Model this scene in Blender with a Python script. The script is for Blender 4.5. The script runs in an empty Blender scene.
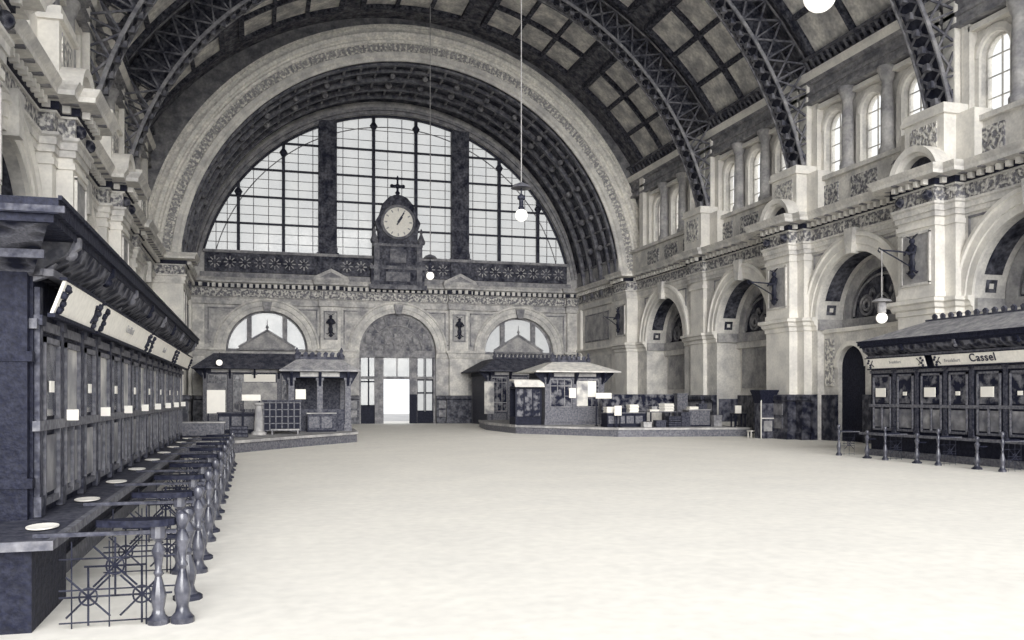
import bpy, bmesh, math, random
from mathutils import Vector, Matrix
random.seed(7)
C = bpy.context.scene.collection
PI = math.pi
# ------------------------------------------------------------------ frame of the place (metres)
XC = 10.15            # axis of the end arch
XV = 9.7              # axis of the hall vault
XR, XL = 25.2, -5.8   # lower side walls
HU = 16.4            # half width of the upper hall
YE = 59.0             # end arch plane
YB = 67.5             # back wall
CZ = 9.5              # centre height of the big arches
YN = 5.2              # near end of the modelled side walls
PITCH = 9.5
PIERS = [47.9, 38.4, 28.9, 19.4, 9.9]
BAYS = [52.65, 43.15, 33.65, 24.15, 14.65]

# ------------------------------------------------------------------ materials
def lin(c):
    return c/12.92 if c <= .04045 else ((c+.055)/1.055)**2.4
INK = (21/255, 24/255, 42/255); PAPER = (249/255, 245/255, 236/255)
def tone(v):
    return tuple(lin(INK[i]+(PAPER[i]-INK[i])*v) for i in range(3))+(1,)
MATS = {}
def mat(name, a, b=None, scale=3.0, rough=.8, bump=0.0, metal=0.0, kind='noise', detail=4, lo=.35, hi=.65, grain=.0, grainscale=40, spec=.3):
    if name in MATS: return MATS[name]
    m = bpy.data.materials.new(name); m.use_nodes = True
    nt = m.node_tree; N = nt.nodes; L = nt.links
    bs = N['Principled BSDF']; bs.inputs['Roughness'].default_value = rough
    bs.inputs['Metallic'].default_value = metal
    bs.inputs['Specular IOR Level'].default_value = spec
    if b is None: b = a
    tc = N.new('ShaderNodeTexCoord')
    if kind == 'noise':
        t = N.new('ShaderNodeTexNoise'); t.inputs['Scale'].default_value = scale; t.inputs['Detail'].default_value = detail
        src = t.outputs['Fac']
    elif kind == 'vor':
        t = N.new('ShaderNodeTexVoronoi'); t.inputs['Scale'].default_value = scale; src = t.outputs['Distance']
    elif kind == 'wave':
        t = N.new('ShaderNodeTexWave'); t.inputs['Scale'].default_value = scale; t.inputs['Distortion'].default_value = 6
        t.inputs['Detail'].default_value = 3; src = t.outputs['Fac']
    elif kind == 'edge':
        t = N.new('ShaderNodeTexVoronoi'); t.feature = 'DISTANCE_TO_EDGE'; t.inputs['Scale'].default_value = scale; src = t.outputs['Distance']
    L.new(tc.outputs['Object'], t.inputs['Vector'])
    r = N.new('ShaderNodeMapRange'); r.inputs['From Min'].default_value = lo; r.inputs['From Max'].default_value = hi
    L.new(src, r.inputs['Value'])
    fac = r.outputs['Result']
    mx = N.new('ShaderNodeMix'); mx.data_type = 'RGBA'
    mx.inputs['A'].default_value = tone(a); mx.inputs['B'].default_value = tone(b)
    L.new(fac, mx.inputs['Factor'])
    col = mx.outputs['Result']
    if grain > 0:
        g = N.new('ShaderNodeTexNoise'); g.inputs['Scale'].default_value = grainscale; g.inputs['Detail'].default_value = 2
        L.new(tc.outputs['Object'], g.inputs['Vector'])
        gr = N.new('ShaderNodeMapRange'); gr.inputs['From Min'].default_value = .3; gr.inputs['From Max'].default_value = .7
        gr.inputs['To Min'].default_value = 1-grain; gr.inputs['To Max'].default_value = 1+grain*.5
        L.new(g.outputs['Fac'], gr.inputs['Value'])
        mm = N.new('ShaderNodeVectorMath'); mm.operation = 'SCALE'
        L.new(col, mm.inputs[0]); L.new(gr.outputs['Result'], mm.inputs['Scale'])
        col = mm.outputs['Vector']
    L.new(col, bs.inputs['Base Color'])
    if bump > 0:
        bp = N.new('ShaderNodeBump'); bp.inputs['Strength'].default_value = bump; bp.inputs['Distance'].default_value = .06
        L.new(fac, bp.inputs['Height']); L.new(bp.outputs['Normal'], bs.inputs['Normal'])
    MATS[name] = m
    return m
M_stone = mat('stone', .76, .93, 1.3, grain=.14, grainscale=9, bump=.1)
M_stone_pale = mat('stone_pale', .86, .98, 1.0, grain=.08, grainscale=9)
M_stone_mid = mat('stone_mid', .55, .74, 1.6, grain=.2, grainscale=8, bump=.15)
M_stone_grey = mat('stone_grey', .42, .62, 1.8, grain=.25, grainscale=7, bump=.2)
M_relief = mat('carved_relief', .45, .85, 6.5, grain=.35, grainscale=9, bump=.9, detail=2, lo=.42, hi=.58)
M_relief_pale = mat('carved_relief_pale', .6, .97, 6.5, grain=.25, grainscale=9, bump=.9, detail=2, lo=.4, hi=.6)
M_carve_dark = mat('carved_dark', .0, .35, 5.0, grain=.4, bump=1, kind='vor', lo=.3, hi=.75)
M_arch = mat('arch_moulding', .88, 1.0, 1.8, grain=.22, grainscale=7)
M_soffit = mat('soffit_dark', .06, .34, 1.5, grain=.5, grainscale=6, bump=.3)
M_soffit_mid = mat('soffit_rib', .3, .6, 2.0, grain=.3, grainscale=6)
M_iron = mat('iron_dark', .02, .16, 3.0, rough=.6, grain=.4, grainscale=8)
M_iron_mid = mat('iron_painted', .22, .48, 2.5, rough=.6, grain=.3, grainscale=8)
M_rib_edge = mat('rib_edge', .4, .6, 2.5, grain=.2, grainscale=8)
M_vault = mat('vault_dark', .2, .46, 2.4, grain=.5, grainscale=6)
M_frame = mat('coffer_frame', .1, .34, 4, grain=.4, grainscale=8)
M_back = mat('stone_back', .58, .8, 1.5, grain=.22, grainscale=7, bump=.1)
M_back_lt = mat('stone_back_pale', .7, .9, 1.5, grain=.18, grainscale=7)
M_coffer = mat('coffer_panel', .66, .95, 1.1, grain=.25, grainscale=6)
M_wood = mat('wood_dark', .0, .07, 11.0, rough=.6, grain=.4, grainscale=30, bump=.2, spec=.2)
M_wood_mid = mat('wood_mid', .1, .3, 12.0, rough=.6, grain=.35, grainscale=30, spec=.2)
M_wood_grey = mat('wood_grey', .28, .45, 12.0, rough=.6, grain=.25, grainscale=14)
M_marble = mat('dado_marble', .06, .34, 3.4, rough=.4, grain=.3, grainscale=6, lo=.4, hi=.62)
M_marble_lt = mat('dado_marble_panel', .3, .6, 1.8, rough=.4, grain=.3, grainscale=6)
M_paper = mat('paper_white', .97, 1.0, 3)
M_board = mat('sign_board', .97, 1.0, 2.2, grain=.08, grainscale=12)
M_ink = mat('letter_ink', .12, .2, 5)
M_ink_faint = mat('letter_ink_faint', .6, .72, 5)
M_roof = mat('kiosk_roof', .15, .32, 3, grain=.3, grainscale=12)
M_roof_mid = mat('zinc_roof', .45, .62, 3, grain=.2, grainscale=12)
M_roof_pale = mat('awning_pale', .8, .95, 3, grain=.1)
M_turned = mat('turned_wood', .06, .3, 8, rough=.28, grain=.2, spec=.8)
M_brass = mat('polished_brass', .35, .75, 4, rough=.3, metal=.3, grain=.2)
M_curtain = mat('frosted_pane', .55, .92, 1.6, lo=.4, hi=.6, rough=.3, grain=.15)
M_darkpane = mat('dim_pane', .05, .45, 3.2, lo=.45, hi=.62, rough=.2, grain=.3)
M_floor = mat('floor_tile', .97, 1.0, .6, rough=.75, grain=.07, grainscale=5)
M_pave = mat('pavement', .7, .8, .5, grain=.1)
M_platform = mat('platform_wood', .5, .7, 2, grain=.25, grainscale=8)

def glass_mat(name, tint, alpha, rough=.15, trans=.6):
    m = bpy.data.materials.new(name); m.use_nodes = True
    nt = m.node_tree; N = nt.nodes; L = nt.links; N.clear()
    o = N.new('ShaderNodeOutputMaterial'); mx = N.new('ShaderNodeMixShader')
    t = N.new('ShaderNodeBsdfTransparent'); t.inputs['Color'].default_value = (trans, trans, trans*.98, 1)
    d = N.new('ShaderNodeBsdfTranslucent'); d.inputs['Color'].default_value = tone(tint)
    g = N.new('ShaderNodeBsdfGlossy'); g.inputs['Roughness'].default_value = rough
    ns = N.new('ShaderNodeTexNoise'); ns.inputs['Scale'].default_value = .6; ns.inputs['Detail'].default_value = 5
    tc = N.new('ShaderNodeTexCoord'); L.new(tc.outputs['Object'], ns.inputs['Vector'])
    r = N.new('ShaderNodeMapRange'); r.inputs['From Min'].default_value = .3; r.inputs['From Max'].default_value = .7
    r.inputs['To Min'].default_value = alpha-.12; r.inputs['To Max'].default_value = alpha+.12
    L.new(ns.outputs['Fac'], r.inputs['Value'])
    m2 = N.new('ShaderNodeMixShader'); m2.inputs[0].default_value = .06
    L.new(d.outputs[0], m2.inputs[1]); L.new(g.outputs[0], m2.inputs[2])
    L.new(r.outputs['Result'], mx.inputs[0]); L.new(t.outputs[0], mx.inputs[1]); L.new(m2.outputs[0], mx.inputs[2])
    L.new(mx.outputs[0], o.inputs['Surface'])
    return m
M_glass = glass_mat('window_glass', .95, .3, trans=.5)
M_glass_clear = glass_mat('clear_glass', .95, .15, trans=.9)
def glow_mat(name, s):
    m = bpy.data.materials.new(name); m.use_nodes = True
    bs = m.node_tree.nodes['Principled BSDF']
    bs.inputs['Base Color'].default_value = tone(1.0); bs.inputs['Roughness'].default_value = .3
    bs.inputs['Emission Color'].default_value = (1, .97, .9, 1); bs.inputs['Emission Strength'].default_value = s
    return m
M_globe = glow_mat('opal_globe', .7)

# ------------------------------------------------------------------ mesh builder
ident = lambda u, v, z: (u, v, z)
class MB:
    def __init__(s, T=ident): s.v = []; s.f = []; s.T = T
    def p(s, u, v, z):
        s.v.append(s.T(u, v, z)); return len(s.v)-1
    def quad(s, a, b, c, d):
        i = [s.p(*q) for q in (a, b, c, d)]; s.f.append(i)
    def poly(s, pts): s.f.append([s.p(*q) for q in pts])
    def box(s, u0, u1, v0, v1, z0, z1):
        i = [s.p(u, v, z) for z in (z0, z1) for v in (v0, v1) for u in (u0, u1)]
        for q in ((0,1,3,2),(4,6,7,5),(0,4,5,1),(2,3,7,6),(0,2,6,4),(1,5,7,3)): s.f.append([i[k] for k in q])
        return s
    def frustum(s, r0, z0, r1, z1):        # r = (u0,u1,v0,v1)
        i = [s.p(u, v, z) for (r, z) in ((r0, z0), (r1, z1)) for v in (r[2], r[3]) for u in (r[0], r[1])]
        for q in ((0,1,3,2),(4,6,7,5),(0,4,5,1),(2,3,7,6),(0,2,6,4),(1,5,7,3)): s.f.append([i[k] for k in q])
        return s
    def prism(s, pts, axis, a, b):         # pts 2D polygon, extruded along axis
        def mk(q, t):
            return {'u': (t, q[0], q[1]), 'v': (q[0], t, q[1]), 'z': (q[0], q[1], t)}[axis]
        A = [s.p(*mk(q, a)) for q in pts]; B = [s.p(*mk(q, b)) for q in pts]
        n = len(pts)
        s.f.append(A[::-1]); s.f.append(B)
        for k in range(n): s.f.append([A[k], A[(k+1) % n], B[(k+1) % n], B[k]])
        return s
    def lathe(s, prof, c=(0, 0, 0), n=14, cap=True, sx=1, sy=1):   # prof (r,z)
        rows = []
        for (r, z) in prof:
            rows.append([s.p(c[0]+r*sx*math.cos(2*PI*k/n), c[1]+r*sy*math.sin(2*PI*k/n), c[2]+z) for k in range(n)])
        for a, b in zip(rows, rows[1:]):
            for k in range(n): s.f.append([a[k], a[(k+1) % n], b[(k+1) % n], b[k]])
        if cap: s.f.append(rows[0][::-1]); s.f.append(rows[-1])
        return s
    def tube(s, pts, r, n=6, closed=False):
        pts = [Vector(q) for q in pts]; rows = []
        m = len(pts)
        for k, q in enumerate(pts):
            a = pts[(k-1) % m] if (closed or k > 0) else q
            b = pts[(k+1) % m] if (closed or k < m-1) else q
            d = (b-a).normalized()
            up = Vector((0, 0, 1)) if abs(d.z) < .9 else Vector((0, 1, 0))
            x = d.cross(up).normalized(); y = x.cross(d)
            rr = r[k] if isinstance(r, (list, tuple)) else r
            rows.append([s.p(*(q+x*rr*math.cos(2*PI*j/n)+y*rr*math.sin(2*PI*j/n))) for j in range(n)])
        pr = list(zip(rows, rows[1:]))+([(rows[-1], rows[0])] if closed else [])
        for a, b in pr:
            for j in range(n): s.f.append([a[j], a[(j+1) % n], b[(j+1) % n], b[j]])
        if not closed: s.f.append(rows[0][::-1]); s.f.append(rows[-1])
        return s
    def bar(s, a, b, w, h=None):           # square bar between two points
        h = h or w
        a = Vector(a); b = Vector(b); d = (b-a).normalized()
        up = Vector((0, 1, 0)) if abs(d.y) < .9 else Vector((0, 0, 1))
        x = d.cross(up).normalized(); y = x.cross(d)
        i = []
        for q in (a, b):
            for (sx, sy) in ((-1,-1),(1,-1),(1,1),(-1,1)): i.append(s.p(*(q+x*sx*w/2+y*sy*h/2)))
        for q in ((3,2,1,0),(4,5,6,7),(0,1,5,4),(1,2,6,5),(2,3,7,6),(3,0,4,7)): s.f.append([i[k] for k in q])
        return s
    def ring(s, uc, zc, prof, a0=0, a1=PI, n=40, closed=False):   # prof (r, v)
        rows = []
        for k in range(n+1):
            a = a0+(a1-a0)*k/n
            rows.append([s.p(uc+r*math.cos(a), v, zc+r*math.sin(a)) for (r, v) in prof])
        m = len(prof)
        for a, b in zip(rows, rows[1:]):
            for j in range(m if closed else m-1): s.f.append([a[j], a[(j+1) % m], b[(j+1) % m], b[j]])
        if closed: s.f.append(rows[0][::-1]); s.f.append(rows[-1])
        return s
    def sphere(s, c, r, n=14, m=10, sz=1):
        return s.lathe([(r*math.sin(PI*max(.02, min(.98, k/m))), -r*sz*math.cos(PI*k/m)) for k in range(m+1)], c, n)
    def sweep(s, path, prof):              # plan path (u,v) axis aligned, prof (out,z), outward +v
        nrm = []
        for a, b in zip(path, path[1:]):
            du, dv = b[0]-a[0], b[1]-a[1]
            l = math.hypot(du, dv); nrm.append((-dv/l, du/l))
        rows = []
        for k, q in enumerate(path):
            n1 = nrm[max(0, k-1)]; n2 = nrm[min(len(nrm)-1, k)]
            if n1 == n2: nn = n1
            else:
                dt = 1+n1[0]*n2[0]+n1[1]*n2[1]
                nn = ((n1[0]+n2[0])/dt, (n1[1]+n2[1])/dt)
            rows.append([s.p(q[0]+nn[0]*o, q[1]+nn[1]*o, z) for (o, z) in prof])
        for a, b in zip(rows, rows[1:]):
            for j in range(len(prof)-1): s.f.append([a[j], a[j+1], b[j+1], b[j]])
        s.f.append(rows[0]); s.f.append(rows[-1][::-1])
        return s
    def build(s, name, m, parent=None, smooth=False, loc=None):
        me = bpy.data.meshes.new(name); me.from_pydata(s.v, [], s.f)
        bm = bmesh.new(); bm.from_mesh(me)
        bmesh.ops.remove_doubles(bm, verts=bm.verts, dist=1e-5)
        bmesh.ops.recalc_face_normals(bm, faces=bm.faces)
        if smooth:
            for f in bm.faces: f.smooth = True
            for e in bm.edges:
                if len(e.link_faces) == 2 and e.calc_face_angle(0) > .6: e.smooth = False
        bm.to_mesh(me); bm.free()
        me.materials.append(m)
        o = bpy.data.objects.new(name, me); C.objects.link(o)
        if parent: o.parent = parent
        if loc: o.location = loc
        return o

def tag(o, label=None, cat=None, group=None, kind=None):
    if label: o['label'] = label
    if cat: o['category'] = cat
    if group: o['group'] = group
    if kind: o['kind'] = kind
    return o
def empty(name, loc=(0, 0, 0), rz=0):
    o = bpy.data.objects.new(name, None); o.empty_display_size = .2; C.objects.link(o)
    o.location = loc; o.rotation_euler = (0, 0, rz); return o
def copy_tree(o, parent=None):
    c = o.copy(); C.objects.link(c); c.parent = parent
    for ch in [x for x in bpy.data.objects if x.parent == o]: copy_tree(ch, c)
    return c
def struct(o): o['kind'] = 'structure'; return o
def text_mesh(body, size, m, parent, mtx, name='lettering', depth=.006, sx=1.0, align='CENTER'):
    cu = bpy.data.curves.new('t', 'FONT'); cu.body = body; cu.size = size; cu.extrude = depth; cu.align_x = align; cu.align_y = 'CENTER'
    cu.offset = size*.012; cu.space_character = 1.12
    t = bpy.data.objects.new('t', cu); C.objects.link(t)
    dg = bpy.context.evaluated_depsgraph_get(); dg.update()
    me = bpy.data.meshes.new_from_object(t.evaluated_get(dg))
    bpy.data.objects.remove(t)
    me.transform(Matrix.Diagonal((sx, 1, 1, 1))); me.transform(mtx)
    me.materials.clear(); me.materials.append(m)
    o = bpy.data.objects.new(name, me); C.objects.link(o); o.parent = parent
    return o

# ================================================================== FLOOR
f = MB(); f.box(-60, 80, -8, 74, -.3, 0)
struct(f.build('floor', M_floor))

# ================================================================== SIDE WALLS
def wall_T(side):
    if side == 'right': return lambda u, v, z: (XR-v, u, z)
    return lambda u, v, z: (XL+v, u, z)
UP = (XV+HU)-XR      # 1.8: set back of the upper wall
PF, PB = .85, .42
def plan(cv=.8):
    """pier plan of the lower wall"""
    path = [(YN, 0)]
    for y in sorted(PIERS):
        if abs(y-47.9) < .1:
            path += [(y-.8, 0), (y-.8, .22), (y+.8, .22), (y+.8, 0)]
        else:
            path += [(y-1.55, 0), (y-1.55, PB), (y-1.0, PB), (y-1.0, PF), (y+1.0, PF), (y+1.0, PB), (y+1.55, PB), (y+1.55, 0)]
    path += [(56.9, 0), (56.9, cv), (YE+.02, cv)]
    return path
def clean(path): return path
AR, AZS = 2.75, 5.6
def build_side(side):
    T = wall_T(side); cv = .8 if side == 'right' else 1.7
    # front sheet with the arched recesses
    w = MB(T)
    segs = []
    lo = YN
    edges = [YN]+[b for b in []]
    bays = sorted(BAYS)
    for i, b in enumerate(bays):
        u0 = b-PITCH/2; u1 = b+PITCH/2
        if b == bays[-1]: u1 = YE
        if b == bays[0]: u0 = YN
        w.quad((u0, 0, 0), (b-AR, 0, 0), (b-AR, 0, 8.9), (u0, 0, 8.9))
        w.quad((b+AR, 0, 0), (u1, 0, 0), (u1, 0, 8.9), (b+AR, 0, 8.9))
        n = 28
        for k in range(n):
            a, c = PI*k/n, PI*(k+1)/n
            pa = (b+AR*math.cos(a), 0, AZS+AR*math.sin(a)); pc = (b+AR*math.cos(c), 0, AZS+AR*math.sin(c))
            w.quad(pa, pc, (pc[0], 0, 8.9), (pa[0], 0, 8.9))
        dep = -1.5
        w.quad((b-AR, 0, 0), (b-AR, dep, 0), (b-AR, dep, AZS), (b-AR, 0, AZS))
        w.quad((b+AR, 0, 0), (b+AR, dep, 0), (b+AR, dep, AZS), (b+AR, 0, AZS))
        w.ring(b, AZS, [(AR, 0), (AR, dep)], n=28)
        w.quad((b-AR-.2, dep, 0), (b+AR+.2, dep, 0), (b+AR+.2, dep, 8.9), (b-AR-.2, dep, 8.9))
    # attic ledge + upper back
    w.quad((YN, .3, 10.45), (YE, .3, 10.45), (YE, -UP, 10.45), (YN, -UP, 10.45))
    w.quad((YN, 0, 8.85), (YE, 0, 8.85), (YE, 0, 10.5), (YN, 0, 10.5))
    wall = w.build('wall_'+side, M_stone); struct(wall)
    # entablature
    e = MB(T)
    prof = [(0, 8.75), (.08, 8.75), (.08, 8.95), (.13, 8.95), (.13, 9.15), (.2, 9.2), (.2, 9.28), (.06, 9.3)]
    e.sweep(plan(cv), prof); e.build('architrave', M_stone, wall)
    e = MB(T); e.sweep(plan(cv), [(0, 9.28), (.07, 9.28), (.07, 9.84), (0, 9.84)]); e.build('frieze', M_relief, wall)
    e = MB(T)
    prof = [(0, 9.82), (.14, 9.82), (.14, 9.9), (.2, 9.9), (.2, 10.12), (.4, 10.14), (.68, 10.17), (.7, 10.3), (.8, 10.42), (.84, 10.5), (-.4, 10.52)]
    e.sweep(plan(cv), prof); e.build('cornice', M_stone, wall)
    # dentils along every face of the plan
    d = MB(T); pth = plan(cv)
    for a, b in zip(pth, pth[1:]):
        if a[1] != b[1]: continue
        n = int((b[0]-a[0])/.4)
        for k in range(n):
            u = a[0]+(k+.5)*(b[0]-a[0])/n
            d.box(u-.08, u+.08, a[1]+.2, a[1]+.42, 9.92, 10.12)
    d.build('dentils', M_stone_pale, wall)
    d = MB(T)
    for a, b in zip(pth, pth[1:]):
        if a[1] != b[1]: continue
        n = max(2, int((b[0]-a[0])/.8))
        for k in range(n):
            u = a[0]+(k+.5)*(b[0]-a[0])/n
            d.box(u-.1, u+.1, a[1]+.2, a[1]+.66, 10.12, 10.19)
    d.build('modillions', M_stone_grey, wall)
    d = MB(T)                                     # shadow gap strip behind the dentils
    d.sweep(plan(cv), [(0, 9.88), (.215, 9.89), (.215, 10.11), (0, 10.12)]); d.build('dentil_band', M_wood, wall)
    # piers
    for y in sorted(PIERS)+[57.7]:
        m = MB(T)
        if abs(y-47.9) < .1:
            m.box(y-.8, y+.8, -.05, .22, 2.0, 8.8)
            m.box(y-.85, y+.85, -.05, .3, 8.3, 8.5)
        elif y > 50:
            m.box(56.9, YE, -.05, cv, 2.0, 8.8)
        else:
            m.box(y-1.55, y+1.55, -.05, PB, 2.0, 8.8)
            m.box(y-1.0, y+1.0, 0, PF, 2.0, 8.8)
            m.box(y-1.05, y+1.05, 0, PF+.06, 8.42, 8.6)
            m.box(y-1.6, y+1.6, 0, PB+.06, 8.42, 8.6)
            m.box(y-1.05, y+1.05, 0, PF+.05, 5.75, 5.95)
        pr = m.build('pier', M_stone_pale, wall)
        if y < 50 and abs(y-47.9) > .1:          # sunk panel framed for the bracket figure
            q = MB(T)
            q.box(y-.72, y+.72, PF, PF+.025, 6.35, 8.2); q.build('panel', M_stone_mid, pr)
            q = MB(T)
            for (a, b, c, d2) in ((y-.78, y-.7, 6.3, 8.26), (y+.7, y+.78, 6.3, 8.26), (y-.78, y+.78, 6.25, 6.35), (y-.78, y+.78, 8.2, 8.3)):
                q.box(a, b, PF, PF+.07, c, d2)
            q.build('panel_frame', M_stone, pr)
            q = MB(T)                             # carved capitals on the frieze over the pier
            for s_ in (-1, 1):
                q.sphere((y+s_*.75, PF+.12, 9.56), .2, 10, 6)
            q.build('rosette', M_carve_dark, pr)
        elif y > 50:
            q = MB(T); q.box(57.3, 58.6, cv, cv+.02, 6.3, 8.3); q.build('panel', M_stone_grey, pr)
            q = MB(T)
            for (a, b, c, d2) in ((57.2, 57.3, 6.2, 8.4), (58.6, 58.7, 6.2, 8.4), (57.2, 58.7, 6.2, 6.3), (57.2, 58.7, 8.3, 8.4)):
                q.box(a, b, cv, cv+.07, c, d2)
            q.build('panel_frame', M_stone, pr)
    # impost string, broken at the arches
    segs = []
    cuts = []
    pth = plan(cv)
    for b in bays:
        cuts.append((b-AR, b+AR))
    def seg_path(lo, hi):
        out = [(lo, 0)]
        out += [q for q in pth if lo < q[0] < hi]
        out.append((hi, cv if hi > 58 else 0))
        return out
    lo = YN; im = MB(T); dd = MB(T); dp = MB(T)
    iprof = [(0, 5.1), (.06, 5.12), (.06, 5.3), (.16, 5.36), (.2, 5.5), (.3, 5.56), (.3, 5.7), (0, 5.74)]
    dprof = [(0, 0), (.34, 0), (.34, .32), (.26, .38), (.26, 1.78), (.36, 1.86), (.36, 2.02), (.3, 2.1), (0, 2.12)]
    for (a, b) in cuts+[(YE+.02, None)]:
        sp = seg_path(lo, a)
        im.sweep(sp, iprof); dd.sweep(sp, dprof)
        for s1, s2 in zip(sp, sp[1:]):
            if abs(s1[1]-s2[1]) < 1e-6 and s2[0]-s1[0] > .9:
                n = max(1, int((s2[0]-s1[0])/1.3))
                for k in range(n):
                    ua = s1[0]+(s2[0]-s1[0])*k/n+.14; ub = s1[0]+(s2[0]-s1[0])*(k+1)/n-.14
                    dp.box(ua, ub, s1[1]+.24, s1[1]+.29, .5, 1.0)
                    dp.box(ua, ub, s1[1]+.24, s1[1]+.29, 1.15, 1.68)
        if b is None: break
        lo = b
    im.build('impost_moulding', M_stone_pale, wall); struct_d = dd.build('dado', M_marble, wall); dp.build('dado_panel', M_marble_lt, wall)
    # recess contents
    for i, b in enumerate(bays):
        g = MB(T)
        # inner impost band, back ring and coffered reveal
        g.box(b-AR, b+AR, -1.5, -1.2, 5.1, 5.6); g.box(b-AR, b-AR+.16, -1.5, 0, 5.1, 5.6); g.box(b+AR-.16, b+AR, -1.5, 0, 5.1, 5.6)
        g.ring(b, AZS, [(AR-.04, -1.35), (AR-.6, -1.35), (AR-.6, -1.5)], n=28)
        g.build('recess_moulding', M_stone_mid, wall)
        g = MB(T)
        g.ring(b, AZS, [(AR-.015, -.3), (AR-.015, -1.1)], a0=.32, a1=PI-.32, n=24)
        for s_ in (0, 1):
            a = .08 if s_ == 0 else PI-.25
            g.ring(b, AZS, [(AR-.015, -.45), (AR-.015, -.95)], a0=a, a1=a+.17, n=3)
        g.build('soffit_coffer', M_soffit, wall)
        g = MB(T)
        for s_ in (0, 1):
            a = .13 if s_ == 0 else PI-.2
            g.ring(b, AZS, [(AR-.03, -.6), (AR-.03, -.8)], a0=a, a1=a+.07, n=2)
        g.build('rosette', M_stone_pale, wall)
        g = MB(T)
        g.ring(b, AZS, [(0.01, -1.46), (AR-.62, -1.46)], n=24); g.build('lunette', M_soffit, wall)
        g = MB(T)                                   # scrolled ornament in the lunette
        for s_ in (-1, 0, 1):
            c = b+s_*1.05
            for (rr, h) in ((.42, .55), (.22, .55)):
                g.tube([(c+rr*math.cos(t*PI/8), -1.38, AZS+h+rr*math.sin(t*PI/8)) for t in range(16)], .07, 5, closed=True)
        g.tube([(b+1.95*math.cos(PI*t/20), -1.38, AZS+.1+1.75*math.sin(PI*t/20)) for t in range(21)], .06, 5)
        for s_ in (-1, 1):
            g.tube([(b+s_*(.5+.07*t), -1.38, AZS+1.0+.25*math.sin(t*.7)) for t in range(9)], .07, 5)
        g.tube([(b, -1.38, AZS+.95), (b, -1.38, AZS+1.7)], .08, 5)
        g.build('lunette_scrollwork', M_stone_grey, wall)
        # archivolt
        a = MB(T)
        a.ring(b, AZS, [(AR, 0), (AR, .12), (AR+.28, .12), (AR+.3, .17), (AR+.62, .17), (AR+.66, .25), (AR+.82, .22), (AR+.82, 0)], n=36)
        a.build('archivolt', M_stone_pale, wall)
        a = MB(T)                                   # keystone
        a.prism([(b-.2, AZS+AR-.1), (b+.2, AZS+AR-.1), (b+.32, AZS+AR+1.0), (b-.32, AZS+AR+1.0)], 'v', 0, .38)
        a.build('keystone', M_stone, wall)
        # spandrel frames
        s = MB(T)
        w0 = 4.7-(1.65 if i < 4 else 1.0)
        for sg in (-1, 1):
            e0 = b+sg*(PITCH/2-1.75); e1 = b+sg*1.1
            s.box(min(e0, e0-sg*.07), max(e0, e0-sg*.07), 0, .05, 6.0, 8.62)
            s.box(min(e0, e1), max(e0, e1), 0, .05, 8.56, 8.64)
        s.build('spandrel_frame', M_stone_grey, wall)
    # recess lower fill: bays nearer than the second have a wall with a small arched doorway
    for b in (33.65, 24.15, 14.65):
        g = MB(T); dr = .95; dc = b+.75
        for (ua, ub) in ((b-AR, dc-dr), (dc+dr, b+AR)): g.box(ua, ub, -1.5, -.35, 0, 5.12)
        n = 14
        for k in range(n):
            a, c = PI*k/n, PI*(k+1)/n
            pa = (dc+dr*math.cos(a), 3.35+dr*math.sin(a)); pc = (dc+dr*math.cos(c), 3.35+dr*math.sin(c))
            g.quad((pa[0], -.35, pa[1]), (pc[0], -.35, pc[1]), (pc[0], -.35, 5.12), (pa[0], -.35, 5.12))
            g.quad((pa[0], -.35, pa[1]), (pc[0], -.35, pc[1]), (pc[0], -1.5, pc[1]), (pa[0], -1.5, pa[1]))
        g.build('recess_wall', M_stone, wall)
        g = MB(T); g.box(dc-dr, dc+dr, -.62, -.56, 0, 4.35); g.build('door_leaf_or_shade', M_wood, wall)  # dark panel set back in the opening, standing for the doorway's shade
        g = MB(T)
        g.box(b+1.98, b+2.62, -.35, -.3, 2.5, 4.7); g.build('inscribed_panel', M_relief_pale, wall)
        g = MB(T); g.ring(dc, 3.35, [(dr, -.35), (dr, -.27), (dr+.22, -.27), (dr+.22, -.35)], n=14); g.build('door_archivolt', M_stone_pale, wall)
        g = MB(T)
        for (ua, ub) in ((b-AR, dc-dr), (dc+dr, b+AR)): g.box(ua, ub, -.36, -.2, 0, 2.1)
        g.build('dado', M_marble, wall)
        g = MB(T)
        g.box(b-AR, b+AR, -.37, -.25, 4.95, 5.12); g.build('string_course', M_stone_pale, wall)
    for b in (43.15, 52.65):
        g = MB(T)
        g.box(b-AR+.3, b+AR-.3, -1.5, -1.42, 2.5, 4.9)
        g.build('recess_panel', M_stone_mid, wall)
        g = MB(T); g.box(b-AR, b+AR, -1.5, -1.3, 0, 2.1); g.build('dado', M_marble, wall)
        g = MB(T); g.box(b-AR, b+AR, -1.5, -1.25, 4.75, 5.12); g.build('recess_string', M_stone, wall)
    # -------- attic and clerestory
    for y in PIERS:
        m = MB(T)
        h = 1.05
        m.box(y-h, y+h, -UP, .5, 10.5, 12.6)
        m.box(y-h-.12, y+h+.12, -UP, .62, 12.6, 12.75); m.box(y-h-.06, y+h+.06, -UP, .56, 12.75, 13.0)
        m.box(y-h-.1, y+h+.1, -UP, .6, 10.5, 10.72)
        m.box(y-h-.9, y-h, -UP, -.05, 10.5, 12.6); m.box(y+h, y+h+.9, -UP, -.05, 10.5, 12.6)
        pd = m.build('rib_pedestal', M_stone_pale, wall)
        q = MB(T); q.box(y-.7, y+.7, .5, .53, 11.1, 12.4); q.build('pedestal_panel', M_relief_pale, pd)
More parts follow.
